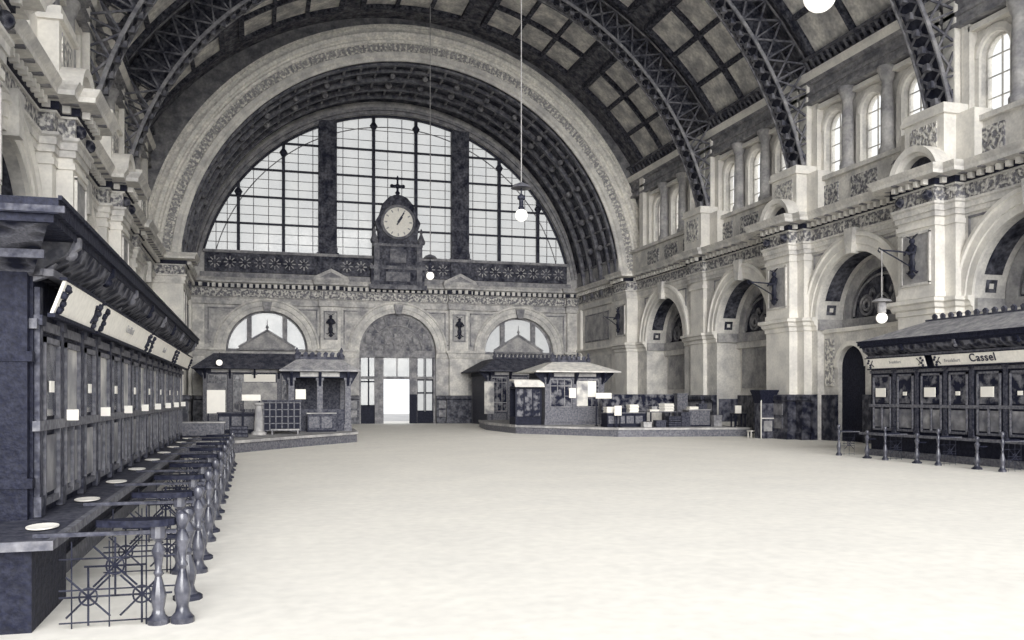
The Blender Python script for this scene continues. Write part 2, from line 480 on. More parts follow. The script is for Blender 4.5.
        if abs(y-47.9) > .1:                       # segmental pediment on the cornice
            q = MB(T)
            q.ring(y-.1, 10.2, [(1.35, .5), (1.35, 1.15), (1.12, 1.1), (1.1, .95), (.98, .9), (.98, .5)], a0=.32, a1=PI-.32, n=18, closed=True)
            q.build('segmental_pediment', M_stone_pale, pd)
            q = MB(T)
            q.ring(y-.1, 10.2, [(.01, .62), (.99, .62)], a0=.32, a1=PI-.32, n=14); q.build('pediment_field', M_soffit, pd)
    for bi, b in enumerate(BAYS):
        u0 = b-PITCH/2; u1 = b+PITCH/2
        if b == BAYS[0]: u1 = YE
        # parapet
        m = MB(T); m.box(u0, u1, -UP, -UP+.45, 10.5, 12.1); m.box(u0, u1, -UP, -UP+.65, 12.1, 12.3)
        pp = m.build('parapet', M_stone, wall)
        q = MB(T)
        for k in range(3):
            c = b+(k-1)*2.65
            q.box(c-.85, c+.85, -UP+.45, -UP+.52, 10.9, 11.85)
        q.build('parapet_panel', M_relief, pp)
        # wall with three arched lights
        m = MB(T); V = -UP
        cs = [b-2.65, b, b+2.65]; r = .72; zs = 14.65
        prev = u0
        for c in cs:
            m.box(prev, c-r, V-.5, V, 12.0, 18.0)
            for k in range(12):
                a, d2 = PI*k/12, PI*(k+1)/12
                pa = (c+r*math.cos(a), zs+r*math.sin(a)); pc = (c+r*math.cos(d2), zs+r*math.sin(d2))
                m.quad((pa[0], V, pa[1]), (pc[0], V, pc[1]), (pc[0], V, 18.0), (pa[0], V, 18.0))
                m.quad((pa[0], V, pa[1]), (pc[0], V, pc[1]), (pc[0], V-.5, pc[1]), (pa[0], V-.5, pa[1]))
            prev = c+r
        m.box(prev, u1, V-.5, V, 12.0, 18.0)
        uw = m.build('upper_wall', M_stone, wall)
        for c in cs:
            q = MB(T)
            q.ring(c, zs, [(r, V), (r, V+.1), (r+.1, V+.16), (r+.3, V+.12), (r+.3, V)], n=14)
            q.box(c-r-.3, c-r, V, V+.12, 12.3, zs); q.box(c+r, c+r+.3, V, V+.12, 12.3, zs)
            q.build('window_surround', M_stone_pale, uw)
        for c in (b-1.325, b+1.325):
            q = MB(T)
            q.lathe([(.36, 12.3), (.36, 12.5), (.29, 12.6), (.27, 12.7), (.27, 14.2), (.23, 15.4), (.29, 15.5), (.38, 15.8), (.42, 15.85), (.42, 16.0)], (c, V+.32, 0), 12)
            q.build('column', M_stone_mid, uw, smooth=True)
        q = MB(T)
        for s_ in (-1, 1):
            q.box(b+s_*4.35-.3, b+s_*4.35+.3, V, V+.6, 12.3, 17.1)
            q.box(b+s_*3.78-.2, b+s_*3.78+.2, V, V+.35, 12.3, 16.1)
        q.build('upper_pilaster', M_stone_pale, uw)
        q = MB(T)
        for c in cs: q.box(c-1.0, c+1.0, V, V+.35, 15.7, 15.9)
        q.build('window_hood', M_stone_pale, uw)
        q = MB(T)
        q.sweep([(u0, V), (u1, V)], [(0, 15.98), (.62, 16.0), (.62, 16.15), (.52, 16.18), (.52, 16.4), (.6, 16.42), (.6, 16.58), (.45, 16.62), (.45, 16.9), (.58, 16.94), (.58, 17.0), (.7, 17.08)])
        q.build('upper_entablature', M_stone_grey, uw)
        q = MB(T)
        q.sweep([(u0, V), (u1, V)], [(0, 17.08), (.7, 17.08), (.85, 17.25), (.87, 17.42), (0, 17.5)])
        q.build('upper_cornice', M_stone_pale, uw)
        # lattice eaves band between cornice and vault
        q = MB(T)
        n = 22
        for k in range(n):
            u = u0+.3+(u1-u0-.6)*k/(n-1)
            q.bar((u, V+.35, 17.5), (u, V+.75, 18.1), .12, .1)
        q.box(u0, u1, V+.68, V+.84, 18.05, 18.18)
        q.build('eaves_lattice', M_iron_mid, uw)
    return wall
wall_right = build_side('right')
wall_left = build_side('left')

# clerestory windows (a frame and a pane each)
wn = [1]
def clerestory(side):
    T = wall_T(side)
    for b in BAYS:
        for dc in (-2.65, 0, 2.65):
            c = b+dc; V = -UP-.3; r = .72; zs = 14.65
            wn[0] += 1
            q = MB(T)
            q.ring(c, zs, [(r, V), (r-.08, V), (r-.08, V+.08), (r, V+.08)], n=12, closed=True)
            q.box(c-r, c-r+.08, V, V+.08, 12.2, zs); q.box(c+r-.08, c+r, V, V+.08, 12.2, zs); q.box(c-r, c+r, V, V+.08, 12.2, 12.35)
            q.box(c-.02, c+.02, V, V+.06, 12.2, zs+r)
            for z in (13.1, 13.9, 14.65): q.box(c-r, c+r, V, V+.05, z-.02, z+.02)
            o = q.build('window_%d' % wn[0], M_stone); struct(o)
            q = MB(T)
            pts = [(c-r+.01, 12.2), (c+r-.01, 12.2)]+[(c+(r-.01)*math.cos(PI*k/12), zs+(r-.01)*math.sin(PI*k/12)) for k in range(13)]
            q.poly([(a, V+.02, z) for (a, z) in pts])
            q.build('pane', M_glass_clear, o)
clerestory('right'); clerestory('left')

# ================================================================== VAULT
VR = 19.06; VCZ = 7.84
def vz(h): return VCZ+math.sqrt(VR*VR-h*h)
AM = math.asin(HU/VR)
V0, V1 = 9.9, YE
v = MB()
n = 48
for k in range(n):
    a, b = -AM+2*AM*k/n, -AM+2*AM*(k+1)/n
    pa = (XV+VR*math.sin(a), VCZ+VR*math.cos(a)); pb = (XV+VR*math.sin(b), VCZ+VR*math.cos(b))
    v.quad((pa[0], V0, pa[1]), (pb[0], V0, pb[1]), (pb[0], V1, pb[1]), (pa[0], V1, pa[1]))
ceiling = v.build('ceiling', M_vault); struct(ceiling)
def vpt(a, r): return (XV+r*math.sin(a), VCZ+r*math.cos(a))
GR = 5
coff0 = {}
for bi, b in enumerate(BAYS):
    for g in range(GR):
        a0 = -AM+2*AM*(g/GR)+.036; a1 = -AM+2*AM*((g+1)/GR)-.036
        m = MB()
        y0 = b-2.55; y1 = b+3.55
        if b == BAYS[0]: y0 += .6; y1 += .6
        for i in range(3):
            for j in range(2):
                p0 = a0+(a1-a0)*(i/3)+.006; p1 = a0+(a1-a0)*((i+1)/3)-.006
                q0 = y0+(y1-y0)*j/2+.16; q1 = y0+(y1-y0)*(j+1)/2-.16
                for t in range(2):
                    s0 = p0+(p1-p0)*t/2; s1 = p0+(p1-p0)*(t+1)/2
                    A = vpt(s0, VR-.08); B = vpt(s1, VR-.08)
                    m.quad((A[0], q0, A[1]), (B[0], q0, B[1]), (B[0], q1, B[1]), (A[0], q1, A[1]))
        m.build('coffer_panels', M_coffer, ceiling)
        m = MB()                                   # bars round the panels
        for i in range(4):
            p = a0+(a1-a0)*i/3; w = .22 if 0 < i < 3 else .3
            A = vpt(p, VR-.15)
            m.bar((A[0], y0-.1, A[1]), (A[0], y1+.1, A[1]), w, w)
        for j in range(3):
            yy = y0+(y1-y0)*j/2; w = .2 if j == 1 else .28
            for t in range(6):
                A = vpt(a0+(a1-a0)*t/6, VR-.16); B = vpt(a0+(a1-a0)*(t+1)/6, VR-.16)
                m.bar((A[0], yy, A[1]), (B[0], yy, B[1]), .3, w)
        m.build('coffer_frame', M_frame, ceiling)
    # light purlin lines beside the ribs
    m = MB()
    for yy in (b-3.95,):
        for t in range(36):
            A = vpt(-AM+2*AM*t/36, VR-.12); B = vpt(-AM+2*AM*(t+1)/36, VR-.12)
            m.bar((A[0], yy, A[1]), (B[0], yy, B[1]), .14, .12)
        for t in range(60):
            a = -AM+2*AM*(t+.5)/60
            A = vpt(a, VR-.1)
            m.bar((A[0], yy-.45, A[1]), (A[0], yy+.45, A[1]), .1, .1)
    m.build('purlin_arc', M_frame, ceiling)
# lattice ribs
RI = 16.0
def outer(phi):
    """distance from arch centre to the vault or upper wall face along angle phi"""
    best = None
    c, s = math.cos(phi), math.sin(phi)
    r = 16.1
    while r < 22:
        x = r*c; z = CZ+r*s
        if abs(x) > HU-.35 or (abs(x) < HU and z > vz(x)-.2): break
        r += .05
    return r
def rpt(phi, r, y): return (XV+r*math.cos(phi), y, CZ+r*math.sin(phi))
rib_src = None
for y in PIERS:
    P0 = .222
    n = 54
    if rib_src is None:
        m = MB()
        for sy in (-.6, .6):
            m.ring(XV, CZ, [(RI, sy-.04), (RI, sy+.04), (RI+.16, sy+.04), (RI+.16, sy-.04)], a0=P0, a1=PI-P0, n=54, closed=True)
            pts = [rpt(P0+(PI-2*P0)*k/54, outer(P0+(PI-2*P0)*k/54)-.1, sy) for k in range(55)]
            for a, b in zip(pts, pts[1:]): m.bar(a, b, .08, .08)
        rib = m.build('rib', M_rib_edge, ceiling)
        m = MB()
        m.ring(XV, CZ, [(RI+.16, -.55), (RI+.16, .55)], a0=P0, a1=PI-P0, n=54); m.build('rib_soffit_plate', M_iron, rib)
        m = MB()
        n = 64
        for k in range(n):
            a = P0+(PI-2*P0)*k/n; b = P0+(PI-2*P0)*(k+1)/n
            m.bar(rpt(a, RI+.06, -.55), rpt(b, RI+.06, .55), .05, .09); m.bar(rpt(a, RI+.06, .55), rpt(b, RI+.06, -.55), .05, .09)
            c = (a+b)/2
            q = rpt(c, RI+.02, 0); m.box(q[0]-.13, q[0]+.13, -.13, .13, q[2]-.13, q[2]+.13)
        m.build('soffit_lattice', M_iron_mid, rib)
        m = MB()
        n = 40
        for k in range(n):
            a = P0+(PI-2*P0)*k/n; b = P0+(PI-2*P0)*(k+1)/n
            for sy in (-.6, .6):
                m.bar(rpt(a, RI+.1, sy), rpt(b, outer(b)-.1, sy), .09, .07); m.bar(rpt(a, outer(a)-.1, sy), rpt(b, RI+.1, sy), .09, .07)
                m.bar(rpt(a, RI+.1, sy), rpt(a, outer(a)-.1, sy), .07, .07)
        m.build('web_lattice', M_iron_mid, rib)
        m = MB()
        pr = []
        n = 40
        for k in range(n):
            a = P0+(PI-2*P0)*k/n; b = P0+(PI-2*P0)*(k+1)/n
            if a < .5 or a > PI-.5: continue
            m.quad(rpt(a, RI+.1, .3), rpt(b, RI+.1, .3), rpt(b, outer(b)-.05, .3), rpt(a, outer(a)-.05, .3))
        m.build('web_plate', M_frame, rib)
        rib_src = rib; rib.location = (0, y, 0)
    else:
        r2 = copy_tree(rib_src, ceiling); r2.location = (0, y, 0)

# ================================================================== END ARCH (tympanum, archivolt, barrel)
t = MB()
n = 60
for k in range(n):
    a, b = PI*k/n, PI*(k+1)/n
    def env(p):
        c, s = math.cos(p), math.sin(p); r = 14.7
        while r < 24:
            x = r*c+XC-XV; z = CZ+r*s
            if abs(x) > HU+.4 or (abs(x) < HU+.0 and z > vz(x)+.15): break
            r += .04
        return r
    t.quad((XC+14.7*math.cos(a), YE, CZ+14.7*math.sin(a)), (XC+14.7*math.cos(b), YE, CZ+14.7*math.sin(b)),
           (XC+env(b)*math.cos(b), YE, CZ+env(b)*math.sin(b)), (XC+env(a)*math.cos(a), YE, CZ+env(a)*math.sin(a)))
for s in (-1, 1):
    t.quad((XC+s*14.55, YE, 0), (XV+s*(HU+.4), YE, 0), (XV+s*(HU+.4), YE, CZ), (XC+s*14.55, YE, CZ))
tym = t.build('wall_tympanum', M_stone_grey); struct(tym)
a = MB()
a.ring(XC, CZ, [(14.62, YE+.02), (14.62, YE-.12), (14.8, YE-.16), (14.9, YE-.28), (15.15, YE-.3), (15.2, YE-.2)], n=90)
a.build('inner_moulding', M_stone, tym)
a = MB(); a.ring(XC, CZ, [(15.2, YE-.2), (15.75, YE-.2)], n=90); a.build('carved_band', M_relief_pale, tym)
a = MB(); a.ring(XC, CZ, [(15.72, YE-.16), (15.74, YE-.3), (15.9, YE-.36), (16.0, YE-.26), (16.1, YE-.26), (16.16, YE-.4), (16.36, YE-.46), (16.5, YE-.38), (16.52, YE-.2), (16.75, YE-.2), (16.8, YE-.3), (16.95, YE-.3), (16.97, YE)], n=90)
a.build('outer_moulding', M_arch, tym)
a = MB()
for k in range(150):
    p = PI*(k+.5)/150
    q = (XC+15.48*math.cos(p), YE-.22, CZ+15.48*math.sin(p)); d = (math.cos(p), math.sin(p))
    a.bar((q[0]-d[0]*.17, q[1], q[2]-d[1]*.17), (q[0]+d[0]*.17, q[1], q[2]+d[1]*.17), .12, .1)
a.build('egg_moulding', M_stone_mid, tym)
# barrel over the recess
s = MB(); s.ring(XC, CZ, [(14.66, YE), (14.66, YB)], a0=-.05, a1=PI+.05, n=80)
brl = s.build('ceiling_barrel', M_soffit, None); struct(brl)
s = MB()
for (y0, w, d) in ((YE+.35, .3, .14), (YE+1.5, .22, .2), (YE+3.0, .35, .3), (YE+5.0, .3, .26), (YE+6.6, .3, .3)):
    s.ring(XC, CZ, [(14.66, y0), (14.66-d, y0), (14.66-d, y0+w), (14.66, y0+w)], a0=0, a1=PI, n=80)
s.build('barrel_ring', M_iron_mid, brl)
s = MB()
for k in range(1, 40):
    p = PI*k/40
    q = lambda y, r: (XC+r*math.cos(p), y, CZ+r*math.sin(p))
    s.bar(q(YE+.5, 14.58), q(YE+6.7, 14.58), .14, .12)
    if k % 2: 
        s.sphere(q(YE+2.3, 14.45), .2, 8, 5); s.sphere(q(YE+4.2, 14.45), .25, 8, 5)
s.build('barrel_coffer_rib', M_soffit_mid, brl)

# recess side walls
for side, s in (('left', -1), ('right', 1)):
    xw = XC+s*14.6
    T = (lambda xx, ss: (lambda u, v, z: (xx-ss*v, u, z)))(xw, s)
    m = MB(T); m.quad((YE, 0, 0), (YB, 0, 0), (YB, 0, 10.6), (YE, 0, 10.6)); w = m.build('wall_recess_'+side, M_stone); struct(w)
    m = MB(T); m.sweep([(YE-.1, 0), (YB, 0)], [(0, 8.75), (.13, 8.8), (.13, 9.2), (.2, 9.28), (.07, 9.3)]); m.build('architrave', M_stone, w)
    m = MB(T); m.sweep([(YE-.1, 0), (YB, 0)], [(0, 9.28), (.07, 9.28), (.07, 9.84), (0, 9.84)]); m.build('frieze', M_relief, w)
    m = MB(T); m.sweep([(YE-.4, 0), (YB, 0)], [(0, 9.82), (.2, 9.9), (.2, 10.12), (.5, 10.18), (.5, 10.3), (.62, 10.5), (-.3, 10.52)]); m.build('cornice', M_stone, w)
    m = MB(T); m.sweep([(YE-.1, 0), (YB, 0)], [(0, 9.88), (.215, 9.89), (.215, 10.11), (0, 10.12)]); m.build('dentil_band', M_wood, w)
    m = MB(T)
    for k in range(23): m.box(YE+.2+k*.36, YE+.4+k*.36, .18, .36, 9.9, 10.13)
    m.build('dentils', M_stone_pale, w)
    m = MB(T); m.sweep([(YE-.1, 0), (YB, 0)], [(0, 5.1), (.06, 5.3), (.2, 5.5), (.3, 5.56), (.3, 5.7), (0, 5.74)]); m.build('impost_moulding', M_stone_pale, w)
    m = MB(T); m.sweep([(YE-.1, 0), (YB, 0)], [(0, 0), (.34, 0), (.26, .38), (.26, 1.78), (.36, 1.86), (.36, 2.05), (0, 2.12)]); m.build('dado', M_marble, w)
    m = MB(T)
    for (a_, b_, c_, d_) in ((61, 61.1, 6.2, 8.3), (65.6, 65.7, 6.2, 8.3), (61, 65.7, 6.2, 6.3), (61, 65.7, 8.2, 8.3)): m.box(a_, b_, 0, .06, c_, d_)
    m.build('panel_frame', M_stone_grey, w)
    m = MB(T); m.box(61.1, 65.6, 0, .02, 6.3, 8.2); m.build('panel', M_stone_mid, w)
    m = MB(T); m.box(YE, YE+1.0, 0, .2, 2.1, 8.8); m.box(YB-1.1, YB, 0, .2, 2.1, 8.8); m.build('pilaster', M_stone_pale, w)
    m = MB(T); m.box(YE, YB, -.1, .12, 10.5, 13.0); m.box(YE, YB, -.1, .2, 12.85, 13.05); m.build('attic_band', M_stone_mid, w)

# ================================================================== BACK WALL
T = lambda u, v, z: (u, YB-v, z)
AB = [(XC-9.3, 2.85), (XC+.2, 2.9), (XC+9.7, 2.8)]
w = MB(T)
xs = [XC-14.6, XC-4.8, XC+4.8, XC+14.6]
for i, (c, r) in enumerate(AB):
    w.quad((xs[i], 0, 0), (c-r, 0, 0), (c-r, 0, 10.6), (xs[i], 0, 10.6)); w.quad((c+r, 0, 0), (xs[i+1], 0, 0), (xs[i+1], 0, 10.6), (c+r, 0, 10.6))
    for k in range(28):
        a, b = PI*k/28, PI*(k+1)/28
        pa = (c+r*math.cos(a), 5.4+r*math.sin(a)); pb = (c+r*math.cos(b), 5.4+r*math.sin(b))
        w.quad((pa[0], 0, pa[1]), (pb[0], 0, pb[1]), (pb[0], 0, 10.6), (pa[0], 0, 10.6))
        w.quad((pa[0], 0, pa[1]), (pb[0], 0, pb[1]), (pb[0], -.9, pb[1]), (pa[0], -.9, pa[1]))
    z0 = 0 if i == 1 else 5.3
    w.quad((c-r, 0, z0), (c-r, -.9, z0), (c-r, -.9, 5.4), (c-r, 0, 5.4)); w.quad((c+r, 0, z0), (c+r, -.9, z0), (c+r, -.9, 5.4), (c+r, 0, 5.4))
    if i != 1:
        w.quad((c-r, 0, 0), (c+r, 0, 0), (c+r, 0, 5.3), (c-r, 0, 5.3)); w.quad((c-r, 0, 5.3), (c+r, 0, 5.3), (c+r, -.9, 5.3), (c-r, -.9, 5.3))
# upper part round the great window : spandrel band below the sill
w.box(XC-14.6, XC+14.6, -.6, 0, 10.5, 12.45)
# ring between window radius and barrel
WR = 14.2; WCZ = 9.0
w.ring(XC, WCZ, [(WR, -.6), (WR, .0), (15.5, .0)], a0=.17, a1=PI-.17, n=70)
wall_back = w.build('wall_back', M_back); struct(wall_back)
m = MB(T); m.ring(XC, WCZ, [(WR, .01), (WR, .12), (WR+.22, .14), (WR+.26, .06), (14.45, .06), (14.5, .2), (14.7, .2), (14.7, -.02), (WR, -.02)], a0=.16, a1=PI-.16, n=70, closed=True); m.build('window_ring_moulding', M_stone_grey, wall_back)
bp = [(XC-14.6, 0), (XC-14.6+.01, .3), (XC-13.6, .3), (XC-13.6, 0), (XC-5.55, 0), (XC-5.55, .35), (XC-4.1, .35), (XC-4.1, 0), (XC+4.1, 0), (XC+4.1, .35), (XC+5.55, .35), (XC+5.55, 0), (XC+13.6, 0), (XC+13.6, .3), (XC+14.6, .3)]
bp = bp[1:]
m = MB(T); m.sweep(bp, [(0, 8.6), (.13, 8.65), (.13, 9.05), (.22, 9.15), (.07, 9.2)]); m.build('architrave', M_back, wall_back)
m = MB(T); m.sweep(bp, [(0, 9.15), (.07, 9.15), (.07, 9.75), (0, 9.75)]); m.build('frieze', M_relief, wall_back)
m = MB(T); m.sweep(bp, [(0, 9.72), (.2, 9.8), (.2, 10.12), (.5, 10.18), (.5, 10.32), (.62, 10.5), (-.3, 10.52)]); m.build('cornice', M_back, wall_back)
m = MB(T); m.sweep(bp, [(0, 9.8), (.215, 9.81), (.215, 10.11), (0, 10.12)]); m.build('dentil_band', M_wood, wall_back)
m = MB(T)
for a, b in zip(bp, bp[1:]):
    if a[1] == b[1]:
        n = max(1, int((b[0]-a[0])/.42))
        for k in range(n):
            u = a[0]+(k+.5)*(b[0]-a[0])/n; m.box(u-.12, u+.12, a[1]+.2, a[1]+.4, 9.84, 10.12)
m.build('dentils', M_back_lt, wall_back)
for x0, x1 in ((XC-14.6, XC-13.6), (XC+13.6, XC+14.6)):
    m = MB(T); m.box(x0, x1, 0, .3, 2.1, 8.65); m.build('pilaster', M_back_lt, wall_back)
for c in (XC-4.82, XC+4.82):
    m = MB(T); m.box(c-.73, c+.73, 0, .35, 2.1, 8.65); pr = m.build('pier', M_back_lt, wall_back)
    m = MB(T); m.box(c-.42, c+.42, .35, .37, 6.3, 8.2); m.build('panel', M_stone_mid, pr)
    m = MB(T)
    for q in ((c-.5, c-.42, 6.25, 8.28), (c+.42, c+.5, 6.25, 8.28), (c-.5, c+.5, 6.2, 6.3), (c-.5, c+.5, 8.2, 8.3)): m.box(q[0], q[1], .35, .42, q[2], q[3])
    m.build('panel_frame', M_stone_grey, pr)
    m = MB(T); m.prism([(c-1.3, 10.5), (c+1.3, 10.5), (c+1.2, 10.75), (c, 11.35), (c-1.2, 10.75)], 'v', 0, .9); m.build('small_pediment', M_back, pr)
    m = MB(T); m.prism([(c-.85, 10.68), (c+.85, 10.68), (c, 11.1)], 'v', .88, .92); m.build('pediment_field', M_stone_grey, pr)
for i, (c, r) in enumerate(AB):
    m = MB(T); m.ring(c, 5.4, [(r, 0), (r, .14), (r+.3, .14), (r+.34, .2), (r+.66, .2), (r+.72, .28), (r+.85, .22), (r+.85, 0)], n=36); m.build('archivolt', M_back_lt, wall_back)
    m = MB(T); m.prism([(c-.2, 5.4+r-.1), (c+.2, 5.4+r-.1), (c+.36, 5.4+r+.62), (c-.36, 5.4+r+.62)], 'v', 0, .42); m.build('keystone', M_stone_grey, wall_back)
    m = MB(T)
    e0, e1 = xs[i]+(1.2 if i == 0 else .95), xs[i+1]-(1.2 if i == 2 else .95)
    for s_, e in ((1, e0), (-1, e1)):
        m.box(min(e, e+s_*.1), max(e, e+s_*.1), 0, .06, 5.95, 8.42)
        m.box(min(e, c-s_*.9), max(e, c-s_*.9), 0, .06, 8.32, 8.42)
        m.box(min(e, c-s_*(r+1.0)), max(e, c-s_*(r+1.0)), 0, .06, 5.88, 5.98)
    m.build('spandrel_frame', M_stone_grey, wall_back)
cuts = [(XC-14.6, XC-9.3-2.85), (XC-9.3+2.85, XC-2.7), (XC+3.1, XC+9.7-2.8), (XC+9.7+2.8, XC+14.6)]
m = MB(T); d = MB(T)
for (a, b) in cuts:
    sp = [(a, .3 if a < XC-14 else 0)]+[q for q in bp if a+.05 < q[0] < b-.05]+[(b, .3 if b > XC+14 else 0)]
    m.sweep(sp, [(0, 4.9), (.08, 5.0), (.2, 5.3), (.3, 5.36), (.3, 5.5), (0, 5.54)])
    d.sweep(sp, [(0, 0), (.34, 0), (.26, .38), (.26, 1.78), (.36, 1.86), (.36, 2.05), (0, 2.12)])
m.build('impost_moulding', M_back_lt, wall_back); d.build('dado', M_marble, wall_back)
m = MB(T)
for i, (a, b) in enumerate(((XC-3.95, XC-2.8), (XC+3.2, XC+3.95))):
    for z0, z1 in ((.5, 1.0), (1.15, 1.7)): m.box(a+.08, b-.08, .25, .3, z0, z1)
m.build('dado_panel', M_marble_lt, wall_back)

# lunettes in the side bays
for i, c in enumerate((XC-9.3, XC+9.7)):
    wn[0] += 1
    r = AB[2*i][1]
    m = MB(T)
    m.ring(c, 5.4, [(r, -.5), (r-.14, -.5), (r-.14, -.38), (r, -.38)], n=28, closed=True)
    m.box(c-r, c+r, -.55, -.35, 5.3, 5.5)
    for s_ in (-1, 1): m.box(c+s_*1.25-.17, c+s_*1.25+.17, -.6, -.3, 5.4, 5.4+math.sqrt(r*r-1.25**2))
    o = m.build('window_%d' % wn[0], M_stone_grey); struct(o)
    m = MB(T); m.poly([(c+(r-.05)*math.cos(PI*k/28), -.45, 5.4+(r-.05)*math.sin(PI*k/28)) for k in range(29)]); m.build('pane', M_glass, o)
    m = MB(T)
    m.prism([(c-1.95, 5.4), (c+1.95, 5.4), (c+1.95, 5.55), (c, 6.75), (c-1.95, 5.55)], 'v', -.34, -.12); pd = m.build('portal_pediment', M_stone_mid, o)
    m = MB(T)
    m.bar((c-1.98, -.14, 5.6), (c, -.14, 6.82), .16, .2); m.bar((c+1.98, -.14, 5.6), (c, -.14, 6.82), .16, .2); m.box(c-2.0, c+2.0, -.3, -.02, 5.38, 5.52)
    m.lathe([(.12, 6.8), (.05, 6.95), (.12, 7.05), (.03, 7.25), (.02, 7.6)], (c, -.2, 0), 8)
    m.build('raking_cornice', M_stone_grey, pd)

# the great window
wt = lambda u, v, z: (u, YB+.3-v, z)
SILL = 12.45
def arch_z(u, r=WR): return WCZ+math.sqrt(max(0, r*r-(u-XC)**2))
m = MB(wt)
m.ring(XC, WCZ, [(WR+.05, -.1), (WR-.16, -.1), (WR-.16, .1), (WR+.05, .1)], a0=.21, a1=PI-.21, n=70, closed=True)
hs = math.sqrt(WR**2-(SILL-WCZ)**2)
m.box(XC-hs, XC+hs, -.1, .15, SILL-.05, SILL+.12)
win = m.build('window_1', M_iron); struct(win)
for s_ in (-1, 1):
    m = MB(wt); u = XC+s_*5.0; m.box(u-.66, u+.66, -.3, .45, 10.5, arch_z(u+s_*.6)+.3); m.box(u-.5, u+.5, .45, .5, 13, arch_z(u+s_*.6)-.5)
    big = m.build('great_mullion', M_soffit, win)
    m = MB(wt); m.box(u-.8, u+.8, -.3, .6, 10.5, 12.6); m.box(u-.7, u+.7, .4, .58, 12.6, 13.0); m.build('mullion_base', M_soffit, big)
for k in (-11.3, -8.15, -1.6, 1.6, 8.15, 11.3):
    u = XC+k
    m = MB(wt); m.box(u-.11, u+.11, -.15, .2, SILL, arch_z(u)-.05); m.lathe([(.14, -1.1), (.3, -.8), (.14, -.55)], (u, .1, arch_z(u)), 8); m.build('mullion', M_iron, win)
m = MB(wt)
for z in (14.55, 16.5, 18.5, 20.5):
    hw = math.sqrt(WR**2-(z-WCZ)**2)-.05
    m.box(XC-hw, XC+hw, -.05, .16, z-.065, z+.065)
m.build('transom', M_iron, win)
m = MB(wt)
u = XC-12.8
edges = [-13.6, -11.3, -8.15, -5.0, -1.6, 1.6, 5.0, 8.15, 11.3, 13.6]
for a, b in zip(edges, edges[1:]):
    for t in (1/3, 2/3):
        uu = XC+a+(b-a)*t
        if abs(uu-XC) < hs-.1: m.box(uu-.028, uu+.028, 0, .05, SILL, arch_z(uu)-.05)
z = SILL+.7
for z in (13.15, 13.85, 15.2, 15.85, 17.15, 17.8, 19.15, 19.8, 21.2, 22.0):
    hw = math.sqrt(WR**2-(z-WCZ)**2)-.05
    m.box(XC-hw, XC+hw, 0, .045, z-.022, z+.022)
m.build('glazing_bars', M_stone_grey, win)
m = MB(wt); m.ring(XC, WCZ, [(13.35, 0), (13.35, .05), (13.28, .05), (13.28, 0)], a0=.25, a1=PI-.25, n=60); m.build('inner_arc_bar', M_stone_grey, win)
m = MB(wt); m.poly([(XC-hs, 0, SILL)]+[(XC-WR*math.cos(q), -.02, WCZ+WR*math.sin(q)) for q in [.218+(PI-.436)*k/60 for k in range(61)]]+[(XC+hs, 0, SILL)]); m.build('pane', M_glass, win)
# ornament band under the sill
m = MB(T); m.box(XC-13.6, XC+13.6, 0, .15, 10.95, 12.35); ob = m.build('ornament_band', M_soffit, wall_back)
m = MB(T)
for k in range(26):
    c = XC-12.9+k*1.032
    if abs(abs(c-XC)-5) < .9: continue
    for j in range(8):
        p = j*PI/4; m.bar((c+.18*math.cos(p), .17, 11.65+.18*math.sin(p)), (c+.42*math.cos(p), .17, 11.65+.42*math.sin(p)), .07, .05)
m.build('rosette', M_stone_mid, ob)
m = MB(T); m.box(XC-13.9, XC+13.9, 0, .25, 10.5, 10.9); m.box(XC-13.7, XC+13.7, 0, .32, 12.3, 12.5); m.build('sill_moulding', M_stone_grey, wall_back)

# ------------------------------------------------------------------ central doorway
dT = lambda u, v, z: (u, YB+.55-v, z)
m = MB(dT); c = XC+.2; r = 2.9
m.ring(c, 5.4, [(r, 0), (r-.18, 0), (r-.18, .15), (r, .15)], n=30, closed=True)
m.box(c-r, c+r, 0, .3, 4.95, 5.5)
for u0, u1 in ((c-r, c-r+.16), (c-1.7, c-1.05), (c+.95, c+1.5), (c+r-.14, c+r)): m.box(u0, u1, 0, .3, 0, 5.0)
m.box(c-r, c+r, 0, .22, 3.35, 3.55)
door = m.build('door_1', M_stone_grey); struct(door)
m = MB(dT); m.ring(c, 5.45, [(.01, .06), (r-.1, .06)], n=30); lun = m.build('fanlight', M_soffit_mid, door)
m = MB(dT)
for rr in (1.0, 1.9): m.tube([(c+rr*math.cos(PI*k/20), .12, 5.5+rr*math.sin(PI*k/20)) for k in range(21)], .07, 5)
for k in range(1, 8):
    p = PI*k/8; m.bar((c+.4*math.cos(p), .12, 5.5+.4*math.sin(p)), (c+2.7*math.cos(p), .12, 5.5+2.7*math.sin(p)), .08, .06)
for k in range(-3, 4): m.box(c+k*.72-.22, c+k*.72+.22, .06, .16, 6.0, 6.8)
m.build('fanlight_tracery', M_stone_grey, lun)
m = MB(dT)
for (a, b) in ((c+1.5, c+2.1), (c+2.16, c+2.76)):
    m.box(a, a+.06, .05, .14, .9, 5.0); m.box(b-.06, b, .05, .14, .9, 5.0)
    for z in (.9, 2.3, 3.3): m.box(a, b, .05, .14, z-.05, z+.07)
m.box(c+1.5, c+2.76, .02, .2, 0, .9)
m.box(c-2.74, c-1.7, .02, .2, 0, 1.3)
for z in (1.3, 3.1): m.box(c-2.74, c-1.7, .05, .14, z, z+.1)
m.box(c-2.2, c-2.1, .05, .14, 1.3, 5.0)
m.box(c+.9, c+1.45, .3, .5, 0, 2.2)
m.build('door_leaf_or_shade', M_wood, door)
m = MB(dT); m.box(c-.05, c+.03, .05, .14, 3.5, 5.0); m.build('transom_bar', M_stone_grey, door)
